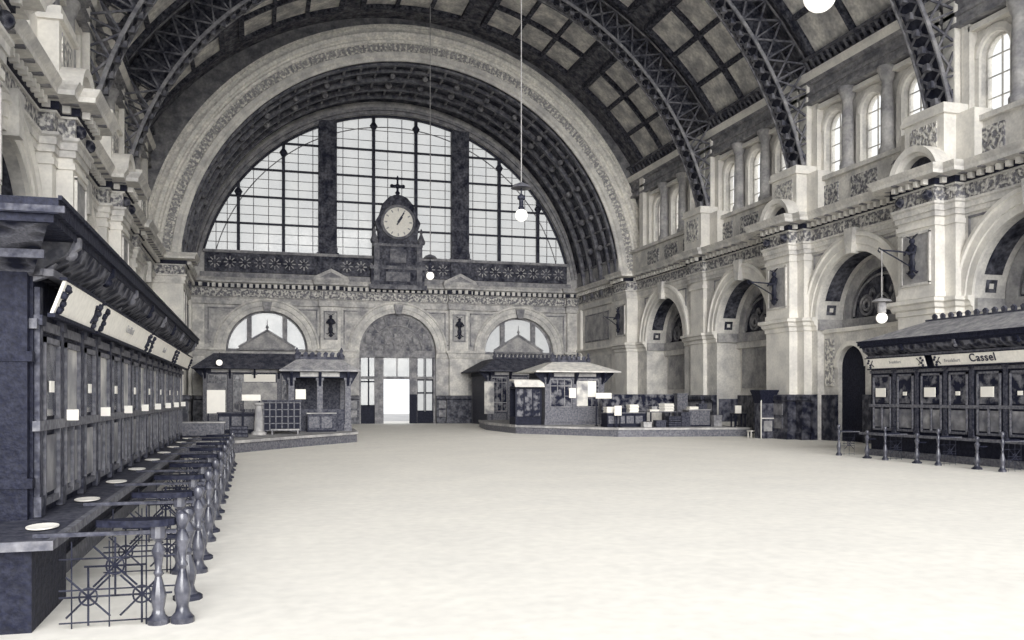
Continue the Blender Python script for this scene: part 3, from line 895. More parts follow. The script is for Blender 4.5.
m = MB(dT); m.quad((c-2.74, .1, 1.3), (c-1.7, .1, 1.3), (c-1.7, .1, 5), (c-2.74, .1, 5)); m.quad((c+1.5, .1, .9), (c+2.76, .1, .9), (c+2.76, .1, 5), (c+1.5, .1, 5)); m.quad((c-1.05, .1, 3.5), (c+.95, .1, 3.5), (c+.95, .1, 5), (c-1.05, .1, 5))
m.build('door_glass', M_glass, door)
m = MB(); m.box(-60, 80, 74, 110, -.35, -.05); struct(m.build('ground', M_pave))

# ================================================================== CLOCK
ck = empty('clock', (XC+.1, YB-.65, 10.0)); tag(ck, 'round white dial clock in a dark carved housing below the great arched window', 'clock')
m = MB()
m.prism([(-2.0, 0), (2.0, 0), (2.0, 1.6), (1.75, 1.9), (1.75, 3.3), (1.45, 3.6), (1.5, 4.4), (1.7, 5.0), (1.35, 5.6), (1.15, 6.35), (.7, 6.85), (.25, 7.05), (-.25, 7.05), (-.7, 6.85), (-1.15, 6.35), (-1.35, 5.6), (-1.7, 5.0), (-1.5, 4.4), (-1.45, 3.6), (-1.75, 3.3), (-1.75, 1.9), (-2.0, 1.6)], 'v', -.05, .5)
m.build('clock_case', M_soffit, ck)
m = MB(); m.box(-2.15, 2.15, -.2, .5, 0, .35); m.box(-2.1, 2.1, -.15, .5, 1.5, 1.75); m.box(-1.85, 1.85, -.15, .5, 3.2, 3.4)
for s_ in (-1, 1):
    m.box(s_*1.6-.2, s_*1.6+.2, -.18, 0, .35, 3.2)
    m.lathe([(.25, 3.4), (.32, 3.6), (.2, 3.9), (.08, 4.2), (.14, 4.35), (.03, 4.6)], (s_*1.75, 0, 0), 8)
m.box(-.9, .9, -.14, 0, .6, 1.3); m.box(-.6, .6, -.14, 0, 2.0, 3.0)
m.build('case_moulding', M_iron_mid, ck)
R_ = lambda pts: pts
m = MB(lambda u, v, z: (u, v, z+5.0))
n = 32
m.poly([(1.12*math.cos(2*PI*k/n), -.12, 1.12*math.sin(2*PI*k/n)) for k in range(n)]); dial = m.build('dial', M_board, ck)
m = MB(lambda u, v, z: (u, v, z+5.0)); m.ring(0, 0, [(1.1, -.2), (1.28, -.2), (1.34, -.05), (1.1, -.05)], a0=0, a1=2*PI, n=36); m.build('bezel', M_iron_mid, dial)
for k in range(12):
    m = MB(lambda u, v, z: (u, v, z+5.0))
    p = k*PI/6; L = .12
    m.bar((.82*math.cos(p), -.14, .82*math.sin(p)), (1.02*math.cos(p), -.14, 1.02*math.sin(p)), .09, .02)
    m.build('hour_mark', M_ink_faint, dial)
m = MB(lambda u, v, z: (u, v, z+5.0))
m.bar((-.1, -.16, -.2), (.42, -.16, .72), .1, .02); m.bar((.0, -.17, 0), (.27, -.17, .42), .17, .02); m.lathe([(.09, 0), (.09, .01)], (0, -.16, 0), 8)
m.build('hands', M_ink, dial)
m = MB(); m.lathe([(.28, 7.0), (.12, 7.15), (.2, 7.25), (.09, 7.4), (.07, 8.2), (.14, 8.3), (.02, 8.55)], (0, .2, 0), 10)
m.box(-.42, .42, .14, .26, 7.65, 7.85); m.sphere((-.42, .2, 7.75), .15, 8, 6); m.sphere((.42, .2, 7.75), .15, 8, 6); m.sphere((0, .2, 7.75), .2, 8, 6)
m.build('finial', M_iron, ck, smooth=True)

# ================================================================== PENDANT LAMPS
def arc_lamp(name_label, y, zg, rg, top):
    e = empty('pendant_lamp', (XC, y, zg)); tag(e, name_label, 'pendant lamp', 'arc lamps hung along the middle of the hall')
    m = MB(); m.sphere((0, 0, 0), rg, 18, 12); m.build('globe', M_globe, e, smooth=True)
    m = MB(); m.lathe([(.1, rg*.85), (.13, rg+.05), (.09, rg+.1), (.09, rg+.35), (.16, rg+.4), (.16, rg+.5), (.03, rg+.6), (.03, rg+.95)], (0, 0, 0), 12); m.build('lamp_housing', M_iron, e, smooth=True)
    m = MB(); m.lathe([(.42, rg+.82), (.3, rg+.95), (.06, rg+1.05)], (0, 0, 0), 18); m.build('reflector', M_iron_mid, e, smooth=True)
    m = MB(); m.tube([(0, 0, rg+.9), (0, 0, top-zg)], .022, 6); m.build('cable', M_stone_mid, e)
    return e
topz = VCZ+VR
arc_lamp('largest near globe lamp hanging at the top edge of the photo on its cable', 14.6, 9.5, .3, topz)
arc_lamp('globe lamp on a long cable in front of the great window', 34.2, 9.2, .25, topz)
arc_lamp('farthest small globe lamp hanging below the clock by the end wall', 53.5, 9.3, .24, topz)

# ================================================================== BRACKET FIGURES
def bracket(label, loc, rz, arm=1.4, lamp=False, sc=1.0):
    """bronze figure on a wall panel holding an iron arm; local -Y is away from the wall"""
    e = empty('lamp_bracket', loc, rz); tag(e, label, 'lamp bracket', 'bronze figure lamp brackets on the piers')
    m = MB()
    m.lathe([(.03, -.75), (.16, -.62), (.05, -.5), (.12, -.42), (.15, -.2), (.1, .0), (.19, .25), (.2, .42), (.08, .52)], (0, -.16, 0), 10, sx=1, sy=.7)
    m.sphere((0, -.16, .62), .11, 10, 8)
    for s_ in (-1, 1):
        m.tube([(s_*.15, -.16, .42), (s_*.28, -.25, .2), (s_*.08, -.42, .12)], [.06, .05, .04], 6)
        m.tube([(s_*.06, -.16, -.4), (s_*.22, -.14, -.55), (s_*.3, -.14, -.5)], [.05, .04, .02], 6)
        m.prism([(s_*.05, .7), (s_*.3, .85), (s_*.1, .78)], 'v', -.2, -.14)
    m.build('figure', M_iron, e, smooth=True)
    m = MB(); m.tube([(0, -.1, .2), (0, -arm, .25)], .03, 6); m.tube([(0, -.1, -.35), (0, -arm*.6, .0), (0, -arm, .25)], .025, 6)
    m.tube([(0, -arm, .25), (0, -arm-.12, .32), (0, -arm-.16, .22), (0, -arm-.08, .16)], .025, 6)
    m.build('arm', M_iron, e)
    if lamp:
        m = MB(); m.tube([(0, -arm, .25), (0, -arm, -1.55)], .018, 6); m.build('cable', M_stone_mid, e)
        m = MB(); m.lathe([(.36, -1.62), (.3, -1.55), (.06, -1.48)], (0, -arm, 0), 14); m.build('reflector', M_stone_mid, e, smooth=True)
        m = MB(); m.lathe([(.1, -2.05), (.15, -2.0), (.16, -1.62), (.1, -1.58)], (0, -arm, 0), 12); m.build('lamp_housing', M_stone_mid, e, smooth=True)
        m = MB(); m.sphere((0, -arm, -2.2), .2, 16, 10); m.build('globe', M_globe, e, smooth=True)
    if sc != 1: e.scale = (sc, sc, sc)
    return e
xp = XR-PF-.025
bracket('bronze figure bracket with a hanging globe lamp on the nearest right pier', (xp, 28.9, 7.3), -PI/2, 1.45, True, 1.05)
bracket('bronze figure bracket with bare arms on the middle right pier', (xp, 38.4, 7.25), -PI/2, 1.3, False, 1.1)
bracket('small bronze figure bracket on the far right corner pier beside the end arch', (XR-.85, 57.95, 7.25), -PI/2, 1.0, False, 1.1)
bracket('bronze figure bracket on the back wall left of the central door', (XC-4.82, YB-.37, 7.2), 0, .6, False, 1.1)
bracket('bronze figure bracket on the back wall right of the central door', (XC+4.82, YB-.37, 7.2), 0, .6, False, 1.1)

# ================================================================== TICKET BOOTHS
def booth(T, name, label, y0, y1, depth, signs, wall_z=0.0, far_first=False, roof_over=.5, crest=True):
    """u along the hall, v out towards the hall from the front plane (v=0)"""
    e = empty(name); tag(e, label, 'ticket booth')
    S = wall_z
    m = MB(T); m.box(y0, y1, -depth, 0, 0, 3.45+S); body = m.build('body', M_wood, e)
    m = MB(T); m.box(y0-.05, y1+.05, -depth, .06, 0, .22); m.box(y0-.03, y1+.03, -depth, .04, 3.0+S-.32, 3.0+S-.22)
    m.box(y0-.03, y1+.03, 0, .07, 1.66, 1.76); m.build('moulding', M_wood_grey, e)
    m = MB(T); m.box(y0+.05, y1, 0, .48, .73, .79); m.build('counter_ledge', M_wood_mid, e)
    m = MB(T); m.box(y0+.05, y1, .44, .5, .72, .8); m.build('ledge_edge', M_wood_grey, e)
    # eaves, cove and roof
    ov = .45; oe = roof_over
    m = MB(T); m.box(y0-oe, y1+oe*.3, -depth-.2, ov, 3.62+S, 3.76+S); m.box(y0-oe+.05, y1+oe*.3-.05, -depth-.2, ov-.05, 3.55+S, 3.62+S); m.build('eaves', M_wood, e)
    m = MB(T); m.box(y0-oe-.02, y1+oe*.3+.02, ov, ov+.03, 3.74+S, 3.78+S); m.build('gutter', M_wood, e)
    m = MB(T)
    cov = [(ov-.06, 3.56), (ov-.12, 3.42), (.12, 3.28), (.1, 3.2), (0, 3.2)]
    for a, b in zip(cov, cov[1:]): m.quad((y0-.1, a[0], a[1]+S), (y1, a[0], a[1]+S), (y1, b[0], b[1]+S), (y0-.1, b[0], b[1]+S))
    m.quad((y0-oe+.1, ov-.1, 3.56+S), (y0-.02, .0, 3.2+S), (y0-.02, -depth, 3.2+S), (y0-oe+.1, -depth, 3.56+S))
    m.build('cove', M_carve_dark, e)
    m = MB(T); m.box(y0-.08, y1, .08, .2, 3.2+S, 3.27+S); m.build('cove_moulding', M_wood_grey, e)
    n = int((y1-y0)/2.3)
    for k in range(n+1):
        u = y0+.05+k*2.3
        m = MB(T)
        m.prism([(0, 3.15+S), (.12, 3.2+S), (.22, 3.36+S), (ov-.02, 3.5+S), (ov-.02, 3.6+S), (.1, 3.6+S), (0, 3.4+S)], 'u', u-.05, u+.05)
        m.sphere((u, ov-.12, 3.44+S), .07, 8, 6)
        m.build('eaves_bracket', M_wood_grey if k % 2 == 0 else M_wood, e)
    rf = MB(T)
    if not crest: rf.box(y0, y1, -depth, .2, 3.76+S, 3.8+S); rf.build('roof', M_wood, e)
    else: rf.frustum((y0-oe, y1+oe*.3, -depth-.2, ov), 3.76+S, (y0+1.0, y1-1.3, -depth-.2, -1.25), 4.42+S); rf.build('roof', M_roof_mid, e)
    if crest:
        m = MB(T); m.box(y0+1.0, y1-1.2, -1.4, -1.2, 4.4+S, 4.46+S)
        k = y0+1.1
        while k < y1-1.4:
            m.prism([(k, 4.46+S), (k+.14, 4.46+S), (k+.17, 4.58+S), (k+.07, 4.64+S), (k-.02, 4.56+S)], 'v', -1.34, -1.26); k += .36
        m.build('roof_cresting', M_roof, e)
    # window bays
    k = 0; u = y0+.12 if not far_first else y1-2.25-2.3*int((y1-y0-.2)/2.3-1)
    while u+2.1 < y1+.1:
        for du in (0.0, 1.05): 
            b = MB(T)
            b.box(u+du-.07, u+du+.07, 0, .05, .8, 3.1+S); b.box(u+du-.1, u+du+.1, 0, .07, .8, 1.0); b.box(u+du-.1, u+du+.1, 0, .08, 2.72+S, 2.82+S)
            b.build('pilaster', M_wood_mid, e)
        b = MB(T)
        for (a0, a1) in ((u+.16, u+.9), (u+1.22, u+2.1)):
            for q in ((a0, a0+.05), (a1-.05, a1)): b.box(q[0], q[1], 0, .06, .9, 2.62+S)
            b.box(a0, a1, 0, .06, 2.56+S, 2.62+S); b.box(a0, a1, 0, .05, .88, .95)
        mid = u+1.66
        b.box(mid-.03, mid+.03, 0, .06, .9, 1.7)
        wf = b.build('window_frame', M_wood_grey, e)
        b = MB(T); b.box(u+1.27, u+2.05, 0, .02, 1.8, 2.56+S); b.build('frosted_pane', M_darkpane if far_first else M_curtain, wf)
        b = MB(T); b.box(u+.21, u+.85, 0, .02, 1.8, 2.56+S); b.build('clear_pane', M_darkpane, wf)
        for (pa, pb) in ((u+.24, u+.82), (u+1.3, u+1.6), (u+1.72, u+2.02)):
            b = MB(T); b.box(pa, pb, 0, .03, 1.0, 1.6); b.build('lower_panel', M_marble_lt, wf)
        b = MB(T)
        if far_first: b.box(u+1.42, u+1.9, .07, .09, 2.0, 2.3)
        else: b.box(u+1.0, u+1.02, .1, .22, 1.74, 1.86)
        b.build('notice', M_paper, e)
        b = MB(T); b.box(u+.45, u+.62, .03, .05, 2.05, 2.17); b.build('small_notice', M_paper, e)
        u += 2.3; k += 1
    # sign boards leaning forward under the cove
    for (s0, s1, txts) in signs:
        b = MB(T)
        b.prism([(.14, 2.84+S), (.17, 2.84+S), (.29, 3.17+S), (.26, 3.17+S)], 'u', s0, s1); sb = b.build('sign_board', M_board, e)
        for (a, dr) in ((s0, 1), (s1, -1)):
            b = MB(T)
            for q in range(4):
                zz = 2.88+S+q*.075; vv = .165+(zz-2.84-S)/.33*.12
                b.sphere((a+dr*(.12+.05*math.sin(q*2.2)), vv+.02, zz), .042, 8, 5)
            b.tube([(a+dr*.3, .2, 2.9+S), (a+dr*.22, .24, 3.0+S), (a+dr*.32, .28, 3.1+S)], .018, 5)
            b.build('scroll_ornament', M_iron, sb)
        b = MB(T)
        b.prism([(.13, 2.8+S), (.2, 2.8+S), (.2, 2.84+S), (.13, 2.84+S)], 'u', s0-.05, s1+.05); b.prism([(.24, 3.17+S), (.31, 3.17+S), (.31, 3.2+S), (.24, 3.2+S)], 'u', s0-.05, s1+.05)
        b.build('sign_frame', M_wood, sb)
        for tx in txts:
            body_, size, uu, mm, sx, zz = tx
            vv = .175+(zz-2.84-S)/.33*.12+.012
            # text plane: local x -> along u (towards viewer's right), local y -> up the lean
            o0 = Vector(T(uu, vv, zz)); ux = Vector(T(uu-1 if far_first else uu+1, vv, zz))-o0
            uy = (Vector(T(uu, vv+.12, zz+.33))-o0).normalized(); uz = ux.cross(uy).normalized()
            M = Matrix((ux.normalized(), uy, uz)).transposed().to_4x4(); M.translation = o0
            text_mesh(body_, size, mm, sb, M, sx=sx)
    return e
XBL = -2.12
TL = lambda u, v, z: (XBL+v, u, z)
LB = booth(TL, 'ticket_booth', 'long dark wooden ticket office with white sign boards along the left wall', 9.9, 29.0, 2.75,
      [(9.95, 12.2, []), (12.5, 17.8, [('Frankfurt', .15, 15.1, M_ink_faint, 1.2, 3.03)]), (18.15, 23.4, [('Cassel', .15, 20.7, M_ink_faint, 1.2, 3.0)]), (23.75, 28.8, [])], 0, roof_over=1.15, crest=False)
m = MB(); m.box(-4.87, XBL+.3, 8.45, 9.9, 0, .7); m.build('counter_base', M_wood, LB)
m = MB(); m.box(-4.87, XBL+.48, 8.3, 9.95, .73, .79); m.build('counter_ledge', M_wood_mid, LB)
m = MB(); m.box(XBL+.44, XBL+.5, 8.3, 9.95, .72, .8); m.box(-4.87, XBL+.5, 8.27, 8.32, .72, .8); m.build('ledge_edge', M_wood_grey, LB)
# end face towards the viewer: panelled pilasters
m = MB()
yf = 9.9
for (a, b) in ((-4.8, -4.4), (-3.7, -3.3), (-2.5, -2.15)): m.box(a, b, yf-.1, yf, .2, 3.3)
m.box(-4.87, -2.1, yf-.12, yf, 2.35, 2.45); m.box(-4.87, -2.1, yf-.12, yf, 1.1, 1.2)
m.build('end_pilaster', M_wood, LB)
m = MB()
for (a, b) in ((-4.35, -3.75), (-3.25, -2.55)):
    m.box(a, b, yf-.04, yf, 1.3, 2.25); m.box(a, b, yf-.04, yf, .3, 1.0); m.box(a+.1, a+.17, yf-.06, yf, 2.5, 3.2); m.box(b-.17, b-.1, yf-.06, yf, 2.5, 3.2)
m.build('end_panel', M_carve_dark, LB)
for v_ in (3.62, 3.76, 3.9):
    pass
m = MB(); m.box(-4.87, -1.62, 8.74, 8.78, 3.63, 3.69); m.box(-4.87, -1.9, 9.3, 9.36, 3.3, 3.38); m.build('end_cornice_moulding', M_wood_mid, LB)

XBR = 20.4
TR = lambda u, v, z: (XBR-v, u, z)
RB = booth(TR, 'ticket_booth', 'ticket office with a Cassel sign board in front of the near right pier', 12.9, 26.4, 2.6,
      [(23.55, 26.3, [('Frankfurt', .13, 24.9, M_ink_faint, 1.0, 3.14)]), (17.9, 23.2, [('Cassel', .34, 21.22, M_ink, 1.0, 3.14), ('Frankfurt', .15, 22.4, M_ink_faint, 1.0, 3.1)]), (13.0, 17.6, [])], .12, far_first=True, roof_over=.5)
for s_ in [o for o in bpy.data.objects if o.parent == RB and o.name.startswith('gutter')]: pass
# barrier stations ---------------------------------------------------
POST = [(.12, 0), (.12, .05), (.075, .1), (.06, .16), (.075, .24), (.085, .32), (.05, .46), (.035, .52), (.055, .56), (.035, .6), (.05, .72), (.075, .8), (.05, .86), (.03, .9), (.055, .95), (.07, 1.0), (.055, 1.05), (.01, 1.08)]
def barrier(label, side, y, group):
    """rail from the ledge to a turned post, armrest leaf and wheel grille; local +X runs from booth to post"""
    x0 = XBL+.3 if side == 'left' else XBR-.4
    L = 1.2 if side == 'left' else .82
    e = empty('queue_barrier', (x0, y, 0), 0 if side == 'left' else PI); tag(e, label, 'queue barrier', group)
    m = MB(); m.lathe([(r*.85, z*(.92 if side == 'left' else 1)) for (r, z) in POST], (L, 0, 0), 12); m.build('post', M_turned, e, smooth=True)
    m = MB(); m.lathe([(r*.8, z*.8) for (r, z) in POST[:-4]]+[(.07, .76), (.07, .87)], (L-.2 if side == 'left' else L-.02, 0 if side == 'left' else -.0, 0), 10)
    if side == 'left': m.build('inner_post', M_turned, e, smooth=True)
    m = MB(); m.box(0.0, L-.05, -.02, .02, .795, .83); m.build('rail', M_wood_mid if side == 'left' else M_wood_grey, e)
    if side == 'left':
        m = MB()
        pts = []
        for k in range(20):
            p = 2*PI*k/20; pts.append((L-.38+.33*math.cos(p), .13*math.sin(p)*(1+.4*math.cos(p))))
        m.prism(pts, 'z', .87, .93); m.build('armrest', M_wood, e)
    else:
        m = MB(); m.box(L-.5, L-.03, -.07, .07, .83, .86); m.build('armrest', M_wood, e)
    m = MB()
    gr = .009
    for c in ((L*.36, .27), (L*.72, .27), (L*.54, .53)) if side == 'left' else ((L*.5, .4),):
        m.tube([(c[0]+.075*math.cos(k*PI/6), 0, c[1]+.075*math.sin(k*PI/6)) for k in range(12)], gr, 5, closed=True)
        for k in range(8):
            p = k*PI/4; rr = .25; m.tube([(c[0], 0, c[1]), (min(L-.08, max(.2, c[0]+rr*math.cos(p))), 0, max(.02, c[1]+rr*math.sin(p)))], gr, 4)
    for z in (.05, .33, .6): m.tube([(0.2, 0, z), (L-.06, 0, z)], .007, 4)
    for k in range(1, 4): m.tube([(L*k/4, 0, 0), (L*k/4, 0, .75)], .006, 4)
    m.build('grille', M_iron, e)
    return e
ORD = ['nearest', 'second', 'third', 'fourth', 'fifth', 'sixth', 'seventh', 'eighth', 'ninth', 'tenth']
for k in range(8):
    y = 10.85+2.3*(k)
    barrier('%s turned-post queue barrier with iron grille along the left ticket counter' % ORD[k+1 if k < 9 else 9], 'left', y, 'queue barriers of the left ticket office')
barrier('nearest turned-post queue barrier with iron grille at the front end of the left ticket office', 'left', 8.5, 'queue barriers of the left ticket office')
def stub(label, x, y, h, grp):
    e = empty('bollard', (x, y, 0)); tag(e, label, 'bollard', grp)
    m = MB(); m.lathe([(r, z*h) for (r, z) in POST], (0, 0, 0), 10); m.build('shaft', M_turned, e, smooth=True)
    m = MB(); m.lathe([(.14, 0), (.14, .04), (.1, .06)], (0, 0, 0), 10); m.build('foot', M_iron, e, smooth=True)
    m = MB(); m.box(-.3 if x < 5 else 0, 0 if x < 5 else .3, -.05, .05, .72*h, .76*h); m.build('armrest', M_wood, e)
    return e
for k in range(9):
    stub('%s short turned bollard between the queue barriers on the left' % ORD[k], -.64, 9.45+2.3*k, .85, 'short bollards on the left')
for k, y in enumerate((19.5, 21.85, 24.15, 26.5)):
    barrier('%s tall turned-post queue barrier at the right ticket office' % ORD[k], 'right', y, 'queue barriers of the right ticket office')
for k, y in enumerate((20.4, 22.75, 25.05)):
    stub('%s short turned bollard at the right ticket office' % ORD[k], 19.2, y, .85, 'short bollards on the right')
# money trays on the left ledge
for k in range(9):
    e = MB(); e.lathe([(.1, 0), (.17, .015), (.17, .025), (.15, .02), (.02, .012)], (0, 0, 0), 20, sx=.8, sy=1.25)
    o = e.build('money_tray', M_paper, None, smooth=True, loc=(XBL+.24, 9.15+2.3*k, .79))
    tag(o, '%s white money tray on the ledge of the left ticket office' % ORD[k], 'tray', 'money trays on the left ledge')

# ================================================================== STALL PLATFORMS
def platform(pts, label, h=.45):
    m = MB(); m.prism(pts, 'z', 0, h-.06); o = empty('stall_platform'); tag(o, label, 'platform')
    m.build('plinth', M_wood_grey, o)
    c = Vector((sum(p[0] for p in pts)/len(pts), sum(p[1] for p in pts)/len(pts)))
    m = MB(); m.prism(pts, 'z', h-.06, h); m.build('deck', M_platform, o)
    m = MB()
    for a, b in zip(pts, pts[1:]):
        m.bar((a[0], a[1], h-.05), (b[0], b[1], h-.05), .1, .14)
    m.build('nosing', M_stone_mid, o)
    return o
platform([(-4.7, 33.0), (-.9, 33.2), (1.6, 36.8), (4.35, 40.3), (4.6, 44.5), (3.0, 47.5), (-4.7, 47.5)], 'low wooden platform carrying the left stalls with a bowed front edge')
platform([(24.3, 58.8), (14.5, 58.8), (13.5, 53), (13.75, 47.4), (17.5, 41.9), (24.3, 40.7)], 'low wooden platform carrying the right kiosk and bookstalls')

# ================================================================== KIOSKS
def kiosk(name, label, x0, x1, y0, y1, zb, ze, zr, over, roofm, bodym, crest=True, posts=4, fronts=(), open_front=False, counter=1.1):
    e = empty(name, ((x0+x1)/2, (y0+y1)/2, zb)); tag(e, label, 'kiosk')
    cx, cy = (x0+x1)/2, (y0+y1)/2
    hx, hy = (x1-x0)/2, (y1-y0)/2
    E = ze-zb; Rr = zr-zb
    m = MB()
    if open_front:
        m.box(-hx, hx, hy-.1, hy, 0, E); m.box(-hx, -hx+.08, -hy, hy, 0, counter); m.box(hx-.08, hx, -hy, hy, 0, counter); m.box(-hx, hx, -hy, -hy+.1, 0, counter)
    else:
        m.box(-hx, hx, -hy, hy, 0, E)
    m.build('body', bodym, e)
    for k in range(posts):
        m = MB()
        x = -hx+.12+(2*hx-.24)*k/(posts-1)
        m.box(x-.13, x+.13, -hy-.06, -hy+.18, 0, E); m.box(x-.18, x+.18, -hy-.1, -hy+.2, E-.45, E-.33); m.box(x-.17, x+.17, -hy-.1, -hy+.2, 0, .3)
        m.build('post', M_wood_grey, e)
    for x in (-hx+.12, hx-.12): m = MB(); m.box(x-.13, x+.13, hy-.2, hy, 0, E); m.build('post', M_wood_grey, e)
    for k in range(posts):
        x = -hx+.12+(2*hx-.24)*k/(posts-1)
        m = MB(); m.prism([(-hy-.06, E-.7), (-hy-over*.8, E-.12), (-hy-over*.8, E-.04), (-hy-.06, E-.04)], 'u', x-.06, x+.06); m.build('eaves_bracket', M_wood, e)
    for x, sx in ((-hx, -1), (hx, 1)):
        m = MB(); m.prism([(x, E-.7), (x+sx*over*.8, E-.12), (x+sx*over*.8, E-.04), (x, E-.04)], 'v', -hy, -hy+.12); m.build('eaves_bracket', M_wood, e)
    if not open_front:
        for k in range(posts-1):
            xa = -hx+.12+(2*hx-.24)*k/(posts-1)+.2; xb = -hx+.12+(2*hx-.24)*(k+1)/(posts-1)-.2
            m = MB(); m.box(xa, xb, -hy-.012, -hy, 1.0, E-.45); pn = m.build('glazing', M_darkpane, e)
            m = MB(); nn = max(2, int((xb-xa)/.35))
            for q in range(nn+1):
                xx = xa+(xb-xa)*q/nn; m.box(xx-.02, xx+.02, -hy-.03, -hy, 1.0, E-.45)
            for zz in (1.0, 1.6, E-.8, E-.45): m.box(xa, xb, -hy-.03, -hy, zz-.025, zz+.025)
            m.build('glazing_frame', M_stone_grey, pn)
            m = MB(); m.box(xa+.05, xb-.05, -hy-.03, -hy, .2, .85); m.build('lower_panel', M_wood_grey, e)
    m = MB(); m.box(-hx-.05, hx+.05, -hy-.08, hy+.05, E-.34, E); m.build('fascia', M_wood, e)
    m = MB(); m.box(-hx+.5, hx-.5, -hy-.1, -hy-.07, E-.28, E-.08); m.build('name_board', M_stone_mid, e)
    m = MB(); m.frustum((-hx-over, hx+over, -hy-over, hy+over), E, (-hx+over*.9, hx-over*.9, -hy+over*.9, hy-over*.9), Rr); m.box(-hx-over, hx+over, -hy-over, hy+over, E-.05, E+.02); m.build('roof', roofm, e)
    if crest:
        m = MB(); xx = -hx+over*.9; m.box(-hx+over*.9, hx-over*.9, -hy+over*.9, -hy+over*.9+.12, Rr, Rr+.12)
        while xx < hx-over*.9-.1:
            m.prism([(xx, Rr+.12), (xx+.16, Rr+.12), (xx+.2, Rr+.3), (xx+.08, Rr+.36), (xx-.02, Rr+.26)], 'v', -hy+over*.9+.02, -hy+over*.9+.1); xx += .3
        for x in (-hx+over*.9, hx-over*.9): m.lathe([(.12, Rr), (.16, Rr+.15), (.05, Rr+.3), (.09, Rr+.4), (.01, Rr+.55)], (x, -hy+over*.9, 0), 8)
        m.build('roof_cresting', M_roof, e)
    for (a, b, z0, z1, mm, nm) in fronts:
        m = MB(); m.box(a-cx, b-cx, -hy-.09, -hy-.02, z0-zb, z1-zb); m.build(nm, mm, e)
    return e
# back bays: long buffet kiosks against the end wall
kiosk('buffet_kiosk', 'long dark roofed kiosk under the left lunette of the back wall', XC-13.4, XC-5.4, 61.8, 66.6, 0, 3.9, 4.9, .7, M_roof, M_wood_mid, False, 6,
      [(-3.0, -1.9, .8, 2.9, M_stone_grey, 'window_panel'), (-.8, 1.4, 1.2, 2.95, M_stone_mid, 'window_panel'), (-.7, 1.3, 3.0, 3.5, M_paper, 'blind'), (1.9, 4.2, .9, 2.8, M_darkpane, 'window_panel')])
kb = kiosk('buffet_kiosk', 'dark kiosk with flared roof under the right lunette of the back wall', XC+5.7, XC+13.4, 61.8, 66.6, 0, 3.85, 4.75, .75, M_roof, M_wood_mid, True, 6,
      [(15.6, 16.3, .8, 3.1, M_curtain, 'window_panel'), (17.6, 18.9, .4, 3.0, M_wood, 'doorway_panel'), (17.9, 18.6, 1.6, 2.4, M_paper, 'notice')])
# pavilion on the left platform
kiosk('pavilion_kiosk', 'small open pavilion with hipped cresting roof on the left platform', 1.45, 4.2, 41.6, 44.2, .45, 3.2, 3.72, .42, M_roof_mid, M_wood_mid, True, 3,
      [(1.75, 2.2, 1.9, 2.35, M_paper, 'notice')], True, 1.0)
# pale roofed kiosk on the right platform
kiosk('newspaper_kiosk', 'kiosk with pale sloping roof standing on the right platform', 15.5, 19.0, 47.6, 50.4, .45, 3.42, 3.98, .75, M_roof_pale, M_wood_grey, True, 3,
      [(16.0, 16.6, 1.5, 2.3, M_darkpane, 'glass_case'), (16.9, 17.3, 1.95, 2.5, M_paper, 'notice'), (17.35, 18.0, 1.5, 2.9, M_curtain, 'window_panel'), (18.0, 18.5, 2.0, 2.9, M_paper, 'poster'), (15.6, 18.6, .6, 1.3, M_wood_grey, 'counter_front')])
# glazed side wing with pale awning
e = empty('showcase', (14.6, 48.4, 0)); tag(e, 'glazed display case with a pale curved awning left of the pale roofed kiosk', 'display case')
m = MB(); m.box(-.75, .75, -.6, .6, .45, .9); m.box(-.75, .75, -.6, .6, 2.45, 2.6)
for x in (-.72, -.25, .25, .72): m.box(x-.04, x+.04, -.62, -.54, .9, 2.5)
m.box(-.75, .75, .5, .6, .9, 2.5); m.build('frame', M_wood, e)
m = MB(); m.box(-.7, .7, -.58, -.56, .92, 2.44); m.build('glass', M_darkpane, e)
m = MB(); m.prism([(-.95, 2.55), (-.6, 2.95), (.3, 3.0), (.3, 2.9), (-.55, 2.85), (-.85, 2.55)], 'u', -.85, .85); m.build('awning', M_roof_pale, e)

